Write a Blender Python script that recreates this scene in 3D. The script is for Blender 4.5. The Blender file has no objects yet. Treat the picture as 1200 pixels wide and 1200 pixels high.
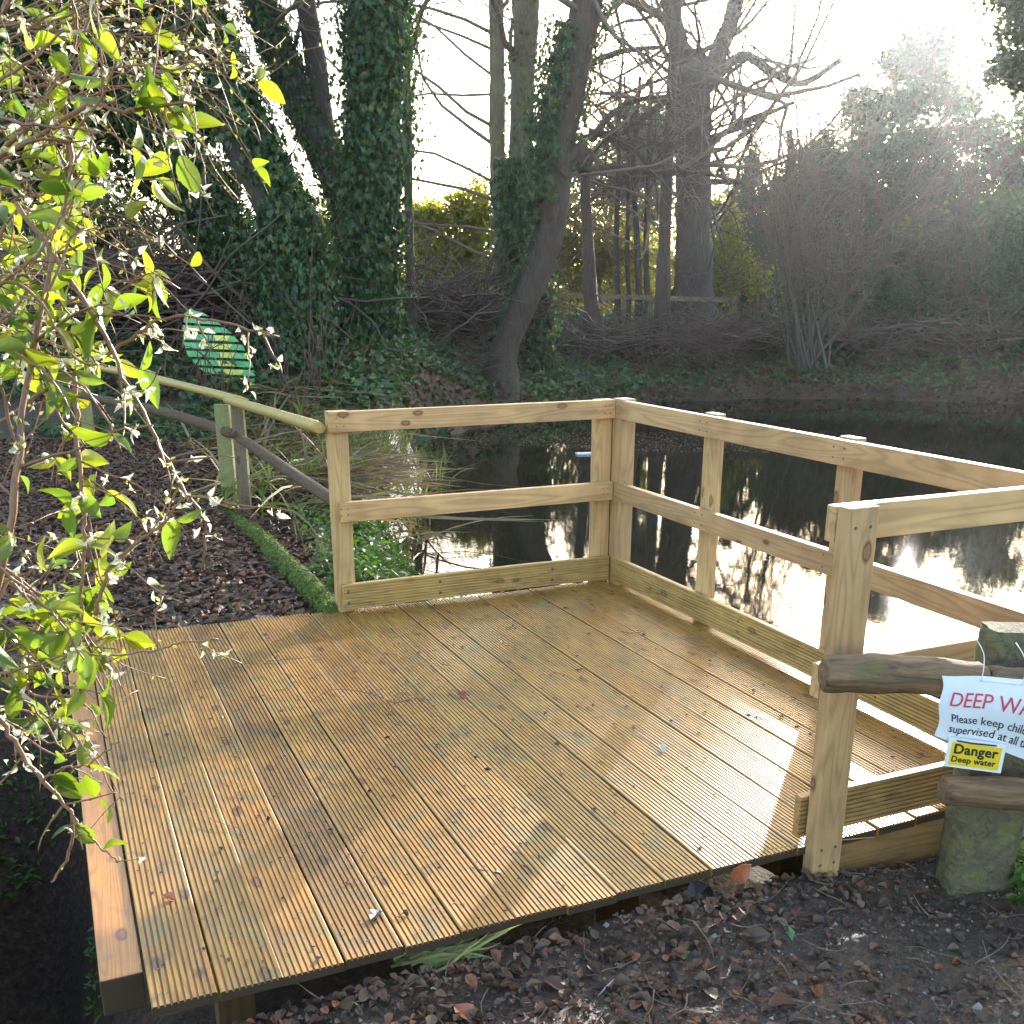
import bpy, bmesh, math, random
import numpy as np
from mathutils import Vector, Matrix
random.seed(7); RNG = np.random.default_rng(11)
R = math.radians
S = bpy.context.scene; C = S.collection
# ------------------------------------------------------------------ camera model
F_PX, PY, H = 1222.0, 754.0, 1.53
TH = math.atan((PY-345)/F_PX)
FW = np.array([0, math.cos(TH), -math.sin(TH)]); DN = np.array([0, -math.sin(TH), -math.cos(TH)]); RX = np.array([1., 0, 0])
def ray(x, y): return FW+(x-600)/F_PX*RX+(y-PY)/F_PX*DN
def at(x, y, Y):                       # point of the view ray at world distance Y
    r = ray(x, y); t = Y/r[1]; return np.array([r[0]*t, Y, H+r[2]*t])
def gz(x, y, z=0.):                    # point of the view ray at world height z
    r = ray(x, y); t = (z-H)/r[2]; return np.array([r[0]*t, r[1]*t, z])
cam = bpy.data.cameras.new('camera'); co = bpy.data.objects.new('camera', cam); C.objects.link(co)
cam.sensor_width = 36; cam.lens = 36*F_PX/1200; cam.shift_y = (PY-600)/1200; cam.clip_end = 3000; cam.clip_start = .05
co.location = (0, 0, H); co.rotation_euler = (math.pi/2-TH, 0, 0); S.camera = co
# ------------------------------------------------------------------ materials
def sock(n, k): return n.inputs[k]
class Mat:
    def __init__(s, name, rough=.6, col=(.5, .5, .5), spec=.5):
        s.m = bpy.data.materials.new(name); s.m.use_nodes = True; s.nt = s.m.node_tree
        s.b = s.nt.nodes['Principled BSDF']; s.out = s.nt.nodes['Material Output']
        s.b.inputs['Roughness'].default_value = rough; s.b.inputs['Base Color'].default_value = (*col, 1)
        s.b.inputs['Specular IOR Level'].default_value = spec
    def n(s, t, **kw):
        n = s.nt.nodes.new('ShaderNode'+t)
        for k, v in kw.items():
            if k in n.inputs: n.inputs[k].default_value = v
            else: setattr(n, k, v)
        return n
    def l(s, a, b): s.nt.links.new(a, b)
    def coord(s, scale=(1, 1, 1), kind='Object', rnd=True):
        tc = s.n('TexCoord'); mp = s.n('Mapping'); mp.inputs['Scale'].default_value = scale
        if rnd:
            oi = s.n('ObjectInfo'); ad = s.n('VectorMath', operation='MULTIPLY_ADD')
            cb = s.n('CombineXYZ'); s.l(oi.outputs['Random'], cb.inputs[0]); s.l(oi.outputs['Random'], cb.inputs[1]); s.l(oi.outputs['Random'], cb.inputs[2])
            s.l(cb.outputs[0], ad.inputs[0]); ad.inputs[1].default_value = (37, 53, 71); s.l(tc.outputs[kind], ad.inputs[2]); s.l(ad.outputs[0], mp.inputs[0])
        else: s.l(tc.outputs[kind], mp.inputs[0])
        return mp.outputs[0]
    def noise(s, vec, scale=5, detail=5, rough=.55, dist=0.):
        n = s.n('TexNoise'); n.inputs['Scale'].default_value = scale; n.inputs['Detail'].default_value = detail
        n.inputs['Roughness'].default_value = rough; n.inputs['Distortion'].default_value = dist; s.l(vec, n.inputs['Vector']); return n.outputs['Fac']
    def ramp(s, fac, stops):
        r = s.n('ValToRGB'); e = r.color_ramp.elements
        while len(e) < len(stops): e.new(.5)
        for i, (p, c) in enumerate(stops):
            e[i].position = p; e[i].color = (*c, 1) if len(c) == 3 else c
        s.l(fac, r.inputs[0]); return r.outputs[0]
    def mix(s, fac, a, b, mode='MIX'):
        m = s.n('Mix', data_type='RGBA', blend_type=mode)
        for v, i in ((fac, 0), (a, 6), (b, 7)):
            if hasattr(v, 'is_linked') : s.l(v, m.inputs[i])
            elif i == 0: m.inputs[0].default_value = v
            else: m.inputs[i].default_value = (*v, 1)
        return m.outputs[2]
    def math(s, op, a, b=0., c=None):
        m = s.n('Math', operation=op)
        for i, v in enumerate((a, b) if c is None else (a, b, c)):
            if hasattr(v, 'is_linked'): s.l(v, m.inputs[i])
            else: m.inputs[i].default_value = v
        return m.outputs[0]
    def color(s, c): s.l(c, s.b.inputs['Base Color'])
    def rough(s, fac, lo, hi):
        mr = s.n('MapRange'); mr.inputs[3].default_value = lo; mr.inputs[4].default_value = hi; s.l(fac, mr.inputs[0]); s.l(mr.outputs[0], s.b.inputs['Roughness'])
    def bump(s, fac, strength=.5, dist=.01):
        b = s.n('Bump'); b.inputs['Strength'].default_value = strength; b.inputs['Distance'].default_value = dist
        s.l(fac, b.inputs['Height'])
        if s.b.inputs['Normal'].is_linked: s.l(s.b.inputs['Normal'].links[0].from_socket, b.inputs['Normal'])
        s.l(b.outputs[0], s.b.inputs['Normal'])

def wood(name, light, dark, knot, rlo, rhi, green=0., ringscale=26, wet=0.):
    m = Mat(name); v = m.coord((1, 1, 1))
    st = m.n('Mapping'); st.inputs['Scale'].default_value = (1.1, 16, 16); m.l(v, st.inputs[0])
    n1 = m.noise(st.outputs[0], 2.2, 6, .6, .6)
    big = m.noise(v, 3.2, 4, .6)
    # growth rings seen on the face: a distance field bent by noise
    rg = m.n('Mapping'); rg.inputs['Scale'].default_value = (.35, 4.2, 4.2); m.l(v, rg.inputs[0])
    rn = m.noise(rg.outputs[0], 2.0, 2, .5, .3)
    ring = m.math('SINE', m.math('MULTIPLY', rn, ringscale*6.0)); ring = m.math('MULTIPLY_ADD', ring, .5, .5)
    c = m.mix(n1, dark, light)
    c = m.mix(m.math('MULTIPLY', m.math('POWER', ring, 2.5), .5), c, tuple(x*.62 for x in dark))
    bl = m.ramp(big, [(.30, (.70, .64, .60)), (.62, (1.12, 1.06, .98))]); c = m.mix(.85, c, bl, 'MULTIPLY')
    if green:
        gn = m.ramp(m.noise(v, 7.5, 5, .65, .4), [(.52, (0, 0, 0)), (.62, (green,)*3)]); c = m.mix(gn, c, (.17, .155, .07))
        gn2 = m.ramp(m.noise(v, 13, 6, .7, .8), [(.57, (0, 0, 0)), (.64, (green*.9,)*3)]); c = m.mix(gn2, c, (.085, .06, .05))
    # knots
    kv = m.n('Mapping'); kv.inputs['Scale'].default_value = (6.5, 13, 13); m.l(v, kv.inputs[0])
    vo = m.n('TexVoronoi'); vo.inputs['Scale'].default_value = 1.0; m.l(kv.outputs[0], vo.inputs['Vector'])
    wob = m.math('MULTIPLY_ADD', n1, .12, vo.outputs['Distance'])
    k = m.ramp(wob, [(.18, (.55,)*3), (.215, (1, 1, 1)), (.25, (.5,)*3), (.31, (0, 0, 0))])
    sel = m.ramp(m.n('SeparateColor') and vo.outputs['Color'], [(.56, (0, 0, 0)), (.60, (1, 1, 1))])
    k = m.mix(1., k, sel, 'MULTIPLY'); c = m.mix(k, c, knot)
    ve = m.n('ObjectInfo'); hv = m.ramp(ve.outputs['Random'], [(0, (.74, .70, .68)), (.35, (1.04, .97, .86)), (.7, (.88, .92, .82)), (1, (1.16, 1.07, .95))])
    c = m.mix(1., c, hv, 'MULTIPLY')
    m.color(c); m.rough(big, rlo, rhi)
    fine = m.n('Mapping'); fine.inputs['Scale'].default_value = (3, 90, 90); m.l(v, fine.inputs[0])
    m.bump(m.noise(fine.outputs[0], 3, 4, .6), .35, .0016); m.bump(ring, .15, .0008)
    if wet:
        m.b.inputs['Coat Weight'].default_value = wet; m.b.inputs['Coat Roughness'].default_value = .16
    return m.m
M = {}
M['deck'] = wood('wet grooved decking', (.56, .315, .068), (.30, .142, .028), (.11, .045, .02), .36, .58, .5, 20, .14)
M['beam'] = wood('wet smooth orange timber', (.60, .28, .038), (.35, .135, .018), (.10, .045, .02), .25, .45, .25, 30, .3)
M['rail'] = wood('new planed softwood', (.67, .465, .26), (.51, .325, .16), (.15, .055, .03), .5, .7, 0., 14)
M['kick'] = wood('grooved softwood', (.56, .375, .16), (.39, .24, .085), (.16, .075, .035), .45, .65, .25, 14)
M['joist'] = wood('sawn joist timber', (.42, .25, .11), (.26, .14, .06), (.12, .05, .02), .5, .7, .2, 16)
M['grey_wood'] = wood('weathered post timber', (.30, .25, .17), (.17, .13, .085), (.07, .04, .03), .6, .8, .8, 14)

M['shaded_ends'] = Mat('end grain coloured as shaded', .6, (.045, .026, .014)).m  # near-black paints the shade on the cut ends into their colour
def bark(name, c1, c2, moss=0., mossc=(.10, .14, .03), scale=1., stretch=.18, bmp=.02, rough=.8, axis=2):
    m = Mat(name, rough); v = m.coord((1, 1, 1), rnd=True); sc = [1, 1, 1]; sc[axis] = stretch
    st = m.n('Mapping'); st.inputs['Scale'].default_value = sc; m.l(v, st.inputs[0])
    n = m.noise(st.outputs[0], 22*scale, 6, .65, .8); b = m.noise(v, 3.*scale, 5, .6)
    c = m.ramp(n, [(.3, c2), (.65, c1)]); c = m.mix(m.math('MULTIPLY', b, .5), c, c2)
    if moss:
        mk = m.ramp(m.noise(v, 4.5*scale, 6, .7, .5), [(.62-moss*.3, (0, 0, 0)), (.72-moss*.25, (.9,)*3)]); c = m.mix(mk, c, mossc)
    m.color(c); m.bump(n, .9, bmp); return m.m
M['bark_brown'] = bark('ridged brown bark', (.13, .085, .062), (.042, .027, .022))
M['bark_dark'] = bark('dark bark', (.085, .065, .05), (.028, .02, .016))
M['bark_olive'] = bark('lichened olive bark', (.20, .17, .10), (.09, .07, .042), .3, (.17, .18, .06))
M['bark_grey'] = bark('pale grey brown bark', (.17, .14, .11), (.075, .058, .045))
M['oak_bark'] = bark('dark oak bark', (.12, .09, .075), (.045, .032, .028))
M['twig'] = bark('twig bark', (.24, .17, .12), (.12, .08, .058), 0, scale=3, bmp=.003)
M['twig_red'] = bark('reddish twig bark', (.17, .085, .07), (.085, .045, .04), 0, scale=3, bmp=.003)
M['brush'] = bark('dead brushwood bark', (.20, .13, .10), (.08, .05, .04), 0, scale=3, bmp=.003)
M['stem'] = bark('orange brown stem bark', (.33, .17, .085), (.16, .075, .04), 0, scale=8, bmp=.001, rough=.55)
M['log'] = bark('old split log', (.34, .20, .10), (.06, .036, .02), .14, (.14, .13, .04), 2.2, .13, .012, axis=0)
M['mossy_post'] = bark('algae covered post', (.20, .165, .095), (.07, .055, .035), .35, (.16, .165, .055), 2.4, .3, .012)
M['moss'] = bark('mossy log', (.10, .13, .02), (.035, .035, .015), .75, (.10, .16, .015), 5, 1., .02)
M['yellow_rail'] = bark('yellowed peeled pole', (.54, .38, .10), (.36, .24, .06), .2, (.40, .37, .12), 3, .2, .003, .5, axis=0)
M['dark_rail'] = bark('blackened old rail', (.18, .11, .06), (.06, .036, .022), .15, (.10, .11, .04), 3, .15, .006, .95, axis=0)
M['green_post'] = bark('green algae timber', (.31, .29, .11), (.19, .16, .075), .5, (.26, .28, .08), 3, .3, .003, .7)

def leafm(name, cols, rough=.4, trans=.35, tcol=None, spec=.5, bumpy=False):
    m = Mat(name, rough, spec=spec); g = m.n('NewGeometry')
    st = [(i/max(1, len(cols)-1), c) for i, c in enumerate(cols)]
    c = m.ramp(g.outputs['Random Per Island'], st)
    v = m.coord((1, 1, 1), rnd=False); nv = m.ramp(m.noise(v, 6 if not bumpy else 60, 3, .5), [(.3, (.6,)*3), (.7, (1.22,)*3)])
    c = m.mix(1., c, nv, 'MULTIPLY'); m.color(c)
    if trans:
        t = m.n('BsdfTranslucent'); tc = m.mix(1., c, tcol or (1.3, 1.35, .6), 'MULTIPLY'); m.l(tc, t.inputs[0])
        mx = m.n('MixShader'); mx.inputs[0].default_value = trans; m.l(m.b.outputs[0], mx.inputs[1]); m.l(t.outputs[0], mx.inputs[2]); m.l(mx.outputs[0], m.out.inputs[0])
    return m.m
M['ivy'] = leafm('ivy leaves', [(.024, .058, .022), (.04, .095, .03), (.03, .07, .028), (.062, .125, .035), (.045, .10, .035), (.15, .17, .035)], .33, .3)
M['ivy_ground'] = leafm('ground ivy leaves', [(.045, .09, .03), (.075, .15, .04), (.05, .11, .04), (.12, .095, .05), (.11, .18, .04)], .4, .25)
M['dark_leaf'] = leafm('dark evergreen leaves', [(.03, .065, .04), (.05, .10, .05), (.04, .08, .045), (.07, .12, .055)], .4, .35)
M['conifer'] = leafm('blue green conifer leaves', [(.04, .10, .07), (.06, .13, .08), (.09, .16, .07)], .5, .4)
M['olive_leaf'] = leafm('olive thicket leaves', [(.15, .18, .045), (.25, .26, .05), (.19, .21, .05), (.34, .30, .05), (.23, .16, .06)], .5, .6)
M['yellow_leaf'] = leafm('yellow green leaves', [(.22, .27, .04), (.34, .37, .05), (.46, .41, .06), (.27, .28, .05)], .5, .65)
M['bush_leaf'] = leafm('fresh honeysuckle leaves', [(.10, .17, .03), (.19, .27, .03), (.12, .20, .03), (.30, .34, .035), (.07, .14, .03), (.22, .29, .03), (.34, .33, .04)], .28, .5, (1.5, 1.45, .5), .6)
M['moss_tuft'] = leafm('moss tufts', [(.09, .15, .015), (.14, .20, .02), (.07, .11, .015), (.18, .22, .03)], .6, .3)
M['herb'] = leafm('low green herbs', [(.06, .13, .02), (.09, .18, .03), (.11, .19, .035)], .45, .35)
M['petal'] = leafm('cream petals', [(.75, .72, .55), (.82, .80, .70)], .5, .4, (1, 1, .9))
M['bud'] = leafm('yellow green buds', [(.32, .34, .08), (.42, .42, .12)], .5, .4, (1, 1, .6))
M['litter'] = leafm('wet leaf litter', [(.075, .043, .029), (.16, .088, .055), (.105, .062, .040), (.23, .095, .050), (.11, .072, .055), (.20, .135, .085), (.065, .040, .031), (.15, .095, .065), (.27, .10, .045)], .6, .08, (1, .8, .6), .3)
M['reed_dead'] = leafm('dead reed blades', [(.24, .17, .09), (.34, .26, .14), (.16, .09, .05), (.28, .22, .10), (.20, .11, .07)], .5, .25, (1, .9, .6))
M['reed_green'] = leafm('green reed blades', [(.10, .17, .035), (.15, .22, .045), (.24, .25, .06), (.12, .20, .05)], .45, .35)
M['straw'] = leafm('yellow cut reeds', [(.42, .38, .12), (.30, .32, .08), (.22, .28, .06), (.38, .16, .08)], .5, .3)

def soil():
    m = Mat('dark wet soil and leaf mould', .6); v = m.coord((1, 1, 1), rnd=False)
    n = m.noise(v, 30, 8, .7); b = m.noise(v, 1.3, 6, .65); vo = m.n('TexVoronoi'); vo.inputs['Scale'].default_value = 45; m.l(v, vo.inputs['Vector'])
    lv = m.n('Mapping'); lv.inputs['Scale'].default_value = (1, 1, .4); m.l(v, lv.inputs[0])
    c = m.ramp(n, [(.3, (.028, .018, .012)), (.5, (.082, .052, .033)), (.72, (.17, .112, .072))])
    pal = m.ramp(vo.outputs['Color'], [(.0, (.5, .4, .38)), (.4, (1, .85, .8)), (.75, (1.1, 1., .95)), (.93, (1.9, 1.4, 1.1))]); c = m.mix(.8, c, pal, 'MULTIPLY')
    gm = m.ramp(b, [(.52, (0, 0, 0)), (.62, (.35,)*3)]); c = m.mix(gm, c, (.035, .05, .018))
    m.color(c); m.rough(b, .30, .75); m.bump(n, 1., .035); m.bump(vo.outputs['Distance'], .5, .012); return m.m
M['soil'] = soil()
def crumb():
    m = Mat('soil crumbs and grit', .6); g = m.n('NewGeometry')
    m.color(m.ramp(g.outputs['Random Per Island'], [(0, (.03, .022, .018)), (.45, (.07, .05, .04)), (.8, (.045, .033, .028)), (.9, (.2, .16, .12)), (1, (.30, .26, .21))])); return m.m
M['crumb'] = crumb()
def water():
    m = Mat('dark pond water', .02, (.018, .016, .009), .5); m.b.inputs['IOR'].default_value = 1.36
    v = m.coord((1, 1, 1), rnd=False); st = m.n('Mapping'); st.inputs['Scale'].default_value = (1, .8, 1); m.l(v, st.inputs[0])
    m.bump(m.noise(st.outputs[0], 3.0, 3, .5, .3), .06, .010); m.bump(m.noise(st.outputs[0], 14, 4, .6, .4), .07, .003)
    return m.m
M['water'] = water()
M['metal'] = Mat('dull steel screw', .55, (.16, .15, .14)).m; M['metal'].node_tree.nodes['Principled BSDF'].inputs['Metallic'].default_value = .9
def flat(name, col, rough=.6, var=.15, sc=8):
    m = Mat(name, rough); v = m.coord((1, 1, 1)); c = m.ramp(m.noise(v, sc, 5, .65), [(.3, tuple(x*(1-var) for x in col)), (.7, tuple(min(1, x*(1+var)) for x in col))]); m.color(c); return m.m
M['paper'] = flat('damp white paper', (.74, .77, .84), .5, .06, 5)
M['red_ink'] = flat('red ink', (.62, .06, .10), .6, .05)
M['black_ink'] = flat('black ink', (.02, .02, .025), .6, .05)
M['plate_white'] = flat('white plastic plate', (.75, .76, .76), .35, .06)
M['plate_yellow'] = flat('yellow sign face', (.80, .55, .02), .35, .06)
M['string'] = flat('white string', (.75, .73, .70), .7)
M['paint_green'] = flat('faded green paint', (.14, .50, .20), .55, .18, 5)
M['paint_yellow'] = flat('flaking yellow paint', (.80, .74, .16), .55, .2, 7)
M['white_board'] = flat('pale painted board', (.7, .7, .68), .5)
# ------------------------------------------------------------------ geometry accumulators
def cr_(a, b):
    a0, a1, a2 = a[..., 0], a[..., 1], a[..., 2]; b0, b1, b2 = b[..., 0], b[..., 1], b[..., 2]
    return np.stack([a1*b2-a2*b1, a2*b0-a0*b2, a0*b1-a1*b0], -1)
class Acc:
    def __init__(s): s.v = []; s.f = []; s.n = 0; s.smooth = []
    def add(s, verts, faces, smooth=False):
        verts = np.asarray(verts, float).reshape(-1, 3); faces = np.asarray(faces, np.int64)
        s.v.append(verts); s.f.append(faces+s.n); s.smooth.append(np.full(len(faces), smooth)); s.n += len(verts)
    def tube(s, pts, rad, sides=6, cap=True, smooth=True, rough=0.):
        P = np.asarray(pts, float); n = len(P); rad = np.broadcast_to(np.asarray(rad, float), (n,))
        T = np.empty_like(P); T[1:-1] = P[2:]-P[:-2]; T[0] = P[1]-P[0]; T[-1] = P[-1]-P[-2]; T /= np.sqrt((T*T).sum(1))[:, None]+1e-9
        ref = np.array([0, 0, 1.]) if abs(T[0, 2]) < .9 else np.array([1., 0, 0])
        A = cr_(T, ref); nn = np.sqrt((A*A).sum(1))[:, None]; A = A/(nn+1e-9); B = cr_(T, A)
        an = np.arange(sides)*2*math.pi/sides
        rr = rad[:, None]*np.ones(sides)[None]
        if rough: rr = rr*(1+rough*RNG.normal(0, 1, rr.shape))
        V = P[:, None, :]+(A[:, None, :]*np.cos(an)[None, :, None]+B[:, None, :]*np.sin(an)[None, :, None])*rr[:, :, None]
        i = np.arange(n-1)[:, None]*sides; j = np.arange(sides)[None]; j2 = (j+1) % sides
        Fq = np.stack([i+j, i+j2, i+sides+j2, i+sides+j], -1).reshape(-1, 4)
        s.add(V.reshape(-1, 3), Fq, smooth)
        if cap:
            base = s.n-n*sides
            for k, ring in ((0, np.arange(sides)[::-1]), (1, np.arange(sides)+(n-1)*sides)):
                c = P[0] if k == 0 else P[-1]; s.v.append(c[None]); ci = s.n; s.n += 1
                q = np.stack([ring+base, np.roll(ring, -1)+base, np.full(sides, ci)], -1); s.f.append(q); s.smooth.append(np.full(sides, False))
    def leaves(s, pos, nrm, size, tmpl='oval', roll=None, fold=.25, updir=None):
        tv, tf = TM[tmpl]; pos = np.asarray(pos, float); N = len(pos); size = np.broadcast_to(size, (N,))
        nrm = np.asarray(nrm, float); nrm = nrm/(np.linalg.norm(nrm, axis=1)[:, None]+1e-9)
        if updir is None: ref = RNG.normal(0, 1, (N, 3))
        else: ref = np.broadcast_to(updir, (N, 3))+RNG.normal(0, .35, (N, 3))
        Yv = ref-(ref*nrm).sum(1)[:, None]*nrm; Yv /= np.linalg.norm(Yv, axis=1)[:, None]+1e-9; Xv = np.cross(Yv, nrm)
        fo = fold*(.4+1.2*RNG.random(N)); t = tv[None]*np.ones((N, 1, 1))
        z = np.abs(t[:, :, 0])*fo[:, None]*1.6-(t[:, :, 1]**2)*fo[:, None]*.8+tv[None, :, 2]
        V = pos[:, None]+(Xv[:, None]*t[:, :, 0, None]+Yv[:, None]*t[:, :, 1, None]+nrm[:, None]*z[..., None])*size[:, None, None]
        Fc = (tf[None]+(np.arange(N)*len(tv))[:, None, None]).reshape(-1, tf.shape[1]); s.add(V.reshape(-1, 3), Fc, tmpl == 'leafhi')
    def mesh(s, name):
        V = np.concatenate(s.v); me = bpy.data.meshes.new(name); me.vertices.add(len(V)); me.vertices.foreach_set('co', V.astype(np.float32).ravel())
        L = np.concatenate([f.ravel() for f in s.f]); sz = np.concatenate([np.full(len(f), f.shape[1]) for f in s.f])
        me.loops.add(len(L)); me.loops.foreach_set('vertex_index', L.astype(np.int32)); me.polygons.add(len(sz))
        me.polygons.foreach_set('loop_start', np.concatenate([[0], np.cumsum(sz)[:-1]]).astype(np.int32))
        me.polygons.foreach_set('use_smooth', np.concatenate(s.smooth)); me.update(calc_edges=True); return me
TM = {}
TM['oval'] = (np.array([[0, 0, 0], [.20, .22, 0], [.26, .5, 0], [.16, .8, 0], [0, 1.05, 0], [-.16, .8, 0], [-.26, .5, 0], [-.20, .22, 0], [0, .5, 0]], float),
              np.array([[0, 1, 2, 8], [8, 2, 3, 4], [8, 4, 5, 6], [0, 8, 6, 7]]))
TM['ivy'] = (np.array([[0, 0, 0], [.42, -.12, 0], [.30, .22, 0], [.50, .50, 0], [.2, .58, 0], [0, 1, 0], [-.2, .58, 0], [-.50, .50, 0], [-.30, .22, 0], [-.42, -.12, 0]], float),
             np.array([[0, 1, 2, 2], [0, 2, 3, 4], [0, 4, 5, 6], [0, 6, 7, 8], [0, 8, 9, 9]]))
TM['ivy'] = (TM['ivy'][0], np.array([[0, 1, 2], [0, 2, 3], [0, 3, 4], [0, 4, 5], [0, 5, 6], [0, 6, 7], [0, 7, 8], [0, 8, 9]]))
TM['dia'] = (np.array([[0, 0, 0], [.33, .45, 0], [0, 1, 0], [-.33, .45, 0]], float), np.array([[0, 1, 2], [0, 2, 3]]))
TM['litter'] = (np.array([[0, -.55, .03], [.24, -.40, .02], [.40, -.1, .07], [.30, .24, .03], [.03, .60, .10], [-.26, .32, .02], [-.37, -.05, .08], [-.27, -.38, .03], [0, 0, -.02]], float), np.array([[8, k, (k+1) % 8] for k in range(8)]))
TM['needle'] = (np.array([[-.06, 0, 0], [.06, 0, 0], [.10, .5, 0], [0, 1, 0], [-.10, .5, 0]], float), np.array([[0, 1, 2, 4], [2, 3, 4, 4]]))
TM['needle'] = (TM['needle'][0], np.array([[0, 1, 2], [0, 2, 4], [2, 3, 4]]))

_r = []; _f = []
for j_ in range(7):
    v_ = j_/6; hw = .27*math.sin(math.pi*min(1, v_*.96+.03))**.75*(1.15-.35*v_); 
    for i_ in range(5): u_ = (i_-2)/2; _r.append([u_*hw, v_*1.05, .012*math.sin(v_*9+i_)])
for j_ in range(6):
    for i_ in range(4): q = j_*5+i_; _f.append([q, q+1, q+6, q+5])
TM['leafhi'] = (np.array(_r), np.array(_f))
def link(name, me, mat, parent=None, loc=None):
    o = bpy.data.objects.new(name, me); C.objects.link(o); me.materials.clear(); me.materials.append(mat)
    if parent: o.parent = parent
    if loc is not None: o.location = loc
    return o
def put(acc, name, mat, parent=None, origin=None):
    me = acc.mesh(name)
    if origin is not None: me.transform(Matrix.Translation(-Vector(origin)))
    o = link(name, me, mat, parent)
    if origin is not None and parent is None: o.location = origin
    return o
def thing(name, label, cat, loc=(0, 0, 0), rz=0., group=None):
    o = bpy.data.objects.new(name, None); C.objects.link(o); o.location = tuple(map(float, loc)); o.rotation_euler = (0, 0, rz); o.empty_display_size = .2
    o['label'] = label; o['category'] = cat
    if group: o['group'] = group
    return o
def tag(o, label=None, cat=None, group=None, kind=None):
    for k, v in (('label', label), ('category', cat), ('group', group), ('kind', kind)):
        if v: o[k] = v
    return o
def nrmz(v): v = np.asarray(v, float); return v/math.sqrt(float(v@v)+1e-18)
# ------------------------------------------------------------------ terrain
WZ = -.45
def shp(x, y): return gz(x, y, WZ)[:2]
POND = np.array([(1.25, 3.35), (.7, 3.7), (.1, 4.4), (-.4, 5.6), tuple(shp(500, 690)), tuple(shp(476, 655)), tuple(shp(478, 610)), tuple(shp(492, 575)), tuple(shp(500, 545)),
                 tuple(shp(512, 516)), tuple(shp(550, 504)), tuple(shp(620, 492)), tuple(shp(680, 482)), tuple(shp(740, 473)), tuple(shp(900, 467)), tuple(shp(1080, 470)), tuple(shp(1250, 476)), (17, 18.5), (22, 14), (22, 6), (14, 2.6), (6, 2.2), (3.2, 2.75), (1.95, 3.1)])
def sdf(x, y, poly=POND):
    x = np.asarray(x, float); y = np.asarray(y, float); d = np.full(x.shape, 1e9); ins = np.zeros(x.shape, bool); n = len(poly)
    for i in range(n):
        ax, ay = poly[i]; bx, by = poly[(i+1) % n]; ex, ey = bx-ax, by-ay
        t = np.clip(((x-ax)*ex+(y-ay)*ey)/(ex*ex+ey*ey), 0, 1); d = np.minimum(d, np.hypot(x-ax-t*ex, y-ay-t*ey))
        c = ((ay > y) != (by > y)) & (x < (bx-ax)*(y-ay)/((by-ay) if by != ay else 1e-9)+ax); ins ^= c
    return np.where(ins, -d, d)
def sm(a, b, x): t = np.clip((x-a)/(b-a), 0, 1); return t*t*(3-2*t)
_ph = RNG.random((40, 3))*6.28; _fr = RNG.normal(0, 1, (40, 2))
def wob(x, y, f, k0, k):
    s = 0
    for i in range(k0, k0+k): s = s+np.sin(_fr[i, 0]*f*x+_ph[i, 0])*np.cos(_fr[i, 1]*f*y+_ph[i, 1])
    return s/k**.5
LT = (-.914, -.405)
def terrain(x, y):
    x = np.asarray(x, float); y = np.asarray(y, float); d = sdf(x, y)
    d = d+.10*wob(x, y, 3., 0, 6)*sm(3, 8, y)
    near = -.085-.07*sm(.6, 1.3, x)+.055*sm(4.2, 5.2, y-.3*x)*sm(-.3, -1.2, x)
    far = -.25+.30*sm(0, 3, d)+.85*sm(3.2, 5.4, d)-.35*sm(6, 9, d)
    left = -.03+.15*sm(.0, 2., d)*1.0+.95*sm(10, 15.5, y)*sm(2.5, -2, x+.0*y)
    mixf = sm(11, 16, y)*sm(-2.5, 1.5, x); mixf = np.maximum(mixf, sm(14, 20, x))
    land = near+(left+.03-.0)*sm(7, 10, y)*0+(left+.03)*(1-mixf)*sm(5.5, 9, y)
    land = land*(1-mixf)+far*mixf
    land = land+.05*wob(x, y, 1.3, 6, 6)*sm(7, 12, y)+.02*wob(x, y, 6, 12, 8)*sm(2.6, 1.8, y-.35*x)
    # soil scraped up against the front post
    land = land+.02*np.exp(-((x-1.0)**2/.10+(y-2.45)**2/.03))+.012*wob(x, y, 22, 20, 8)*sm(6, 4, y)
    # dark ditch along the left of the platform
    t = np.clip(((x+1.05)*(-.404)+(y-1.7)*.914)/2.6, 0, 1.0); px_ = -1.22-.404*2.6*t; py_ = 1.7+.914*2.6*t; dd = np.hypot(x-px_, y-py_)
    land = land-1.25*sm(.55, .15, dd)*sm(4.6, 3.4, y)
    # hollow below the deck
    a = (x-.541)*(-.9157)+(y-5.657)*(-.402); b = (x-.541)*.402+(y-5.657)*(-.9157)
    und = sm(-.15, .1, a)*sm(2.95, 2.65, a)*sm(.0, .25, b)*sm(2.84, 2.74, b); land = land-.32*und; land = land-.07*sm(-.1,.0,a)*sm(1.2,.2,a)*0+.02*np.exp(-((b-2.90)**2/.004))*sm(-.1,.2,a)*sm(2.6,2.3,a)
    z = WZ-.02+(land-WZ+.02)*sm(-.02, .38, d)
    z = np.where(d < 0, WZ-.02-.8*sm(0, 1.5, -d), z)
    return z
def axis(lo, hi, n, c, k):
    u = np.linspace(-1, 1, n); s = np.sinh(u*k)/math.sinh(k); return np.where(s < 0, c+s*(c-lo), c+s*(hi-c))
gx = axis(-400, 400, 620, 0., 7.2); gy = np.concatenate([np.linspace(-40, .8, 25)[:-1], np.linspace(.8, 3.4, 130)[:-1], np.linspace(3.4, 9, 110)[:-1], np.linspace(9, 32, 190)[:-1], np.geomspace(32, 900, 50)])
GX, GY = np.meshgrid(gx, gy); GZ = terrain(GX, GY); GZ = np.where(GY > 60, .6, GZ)
a = Acc(); nx, ny = len(gx), len(gy); i = (np.arange(ny-1)[:, None]*nx+np.arange(nx-1)[None]).ravel()
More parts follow.
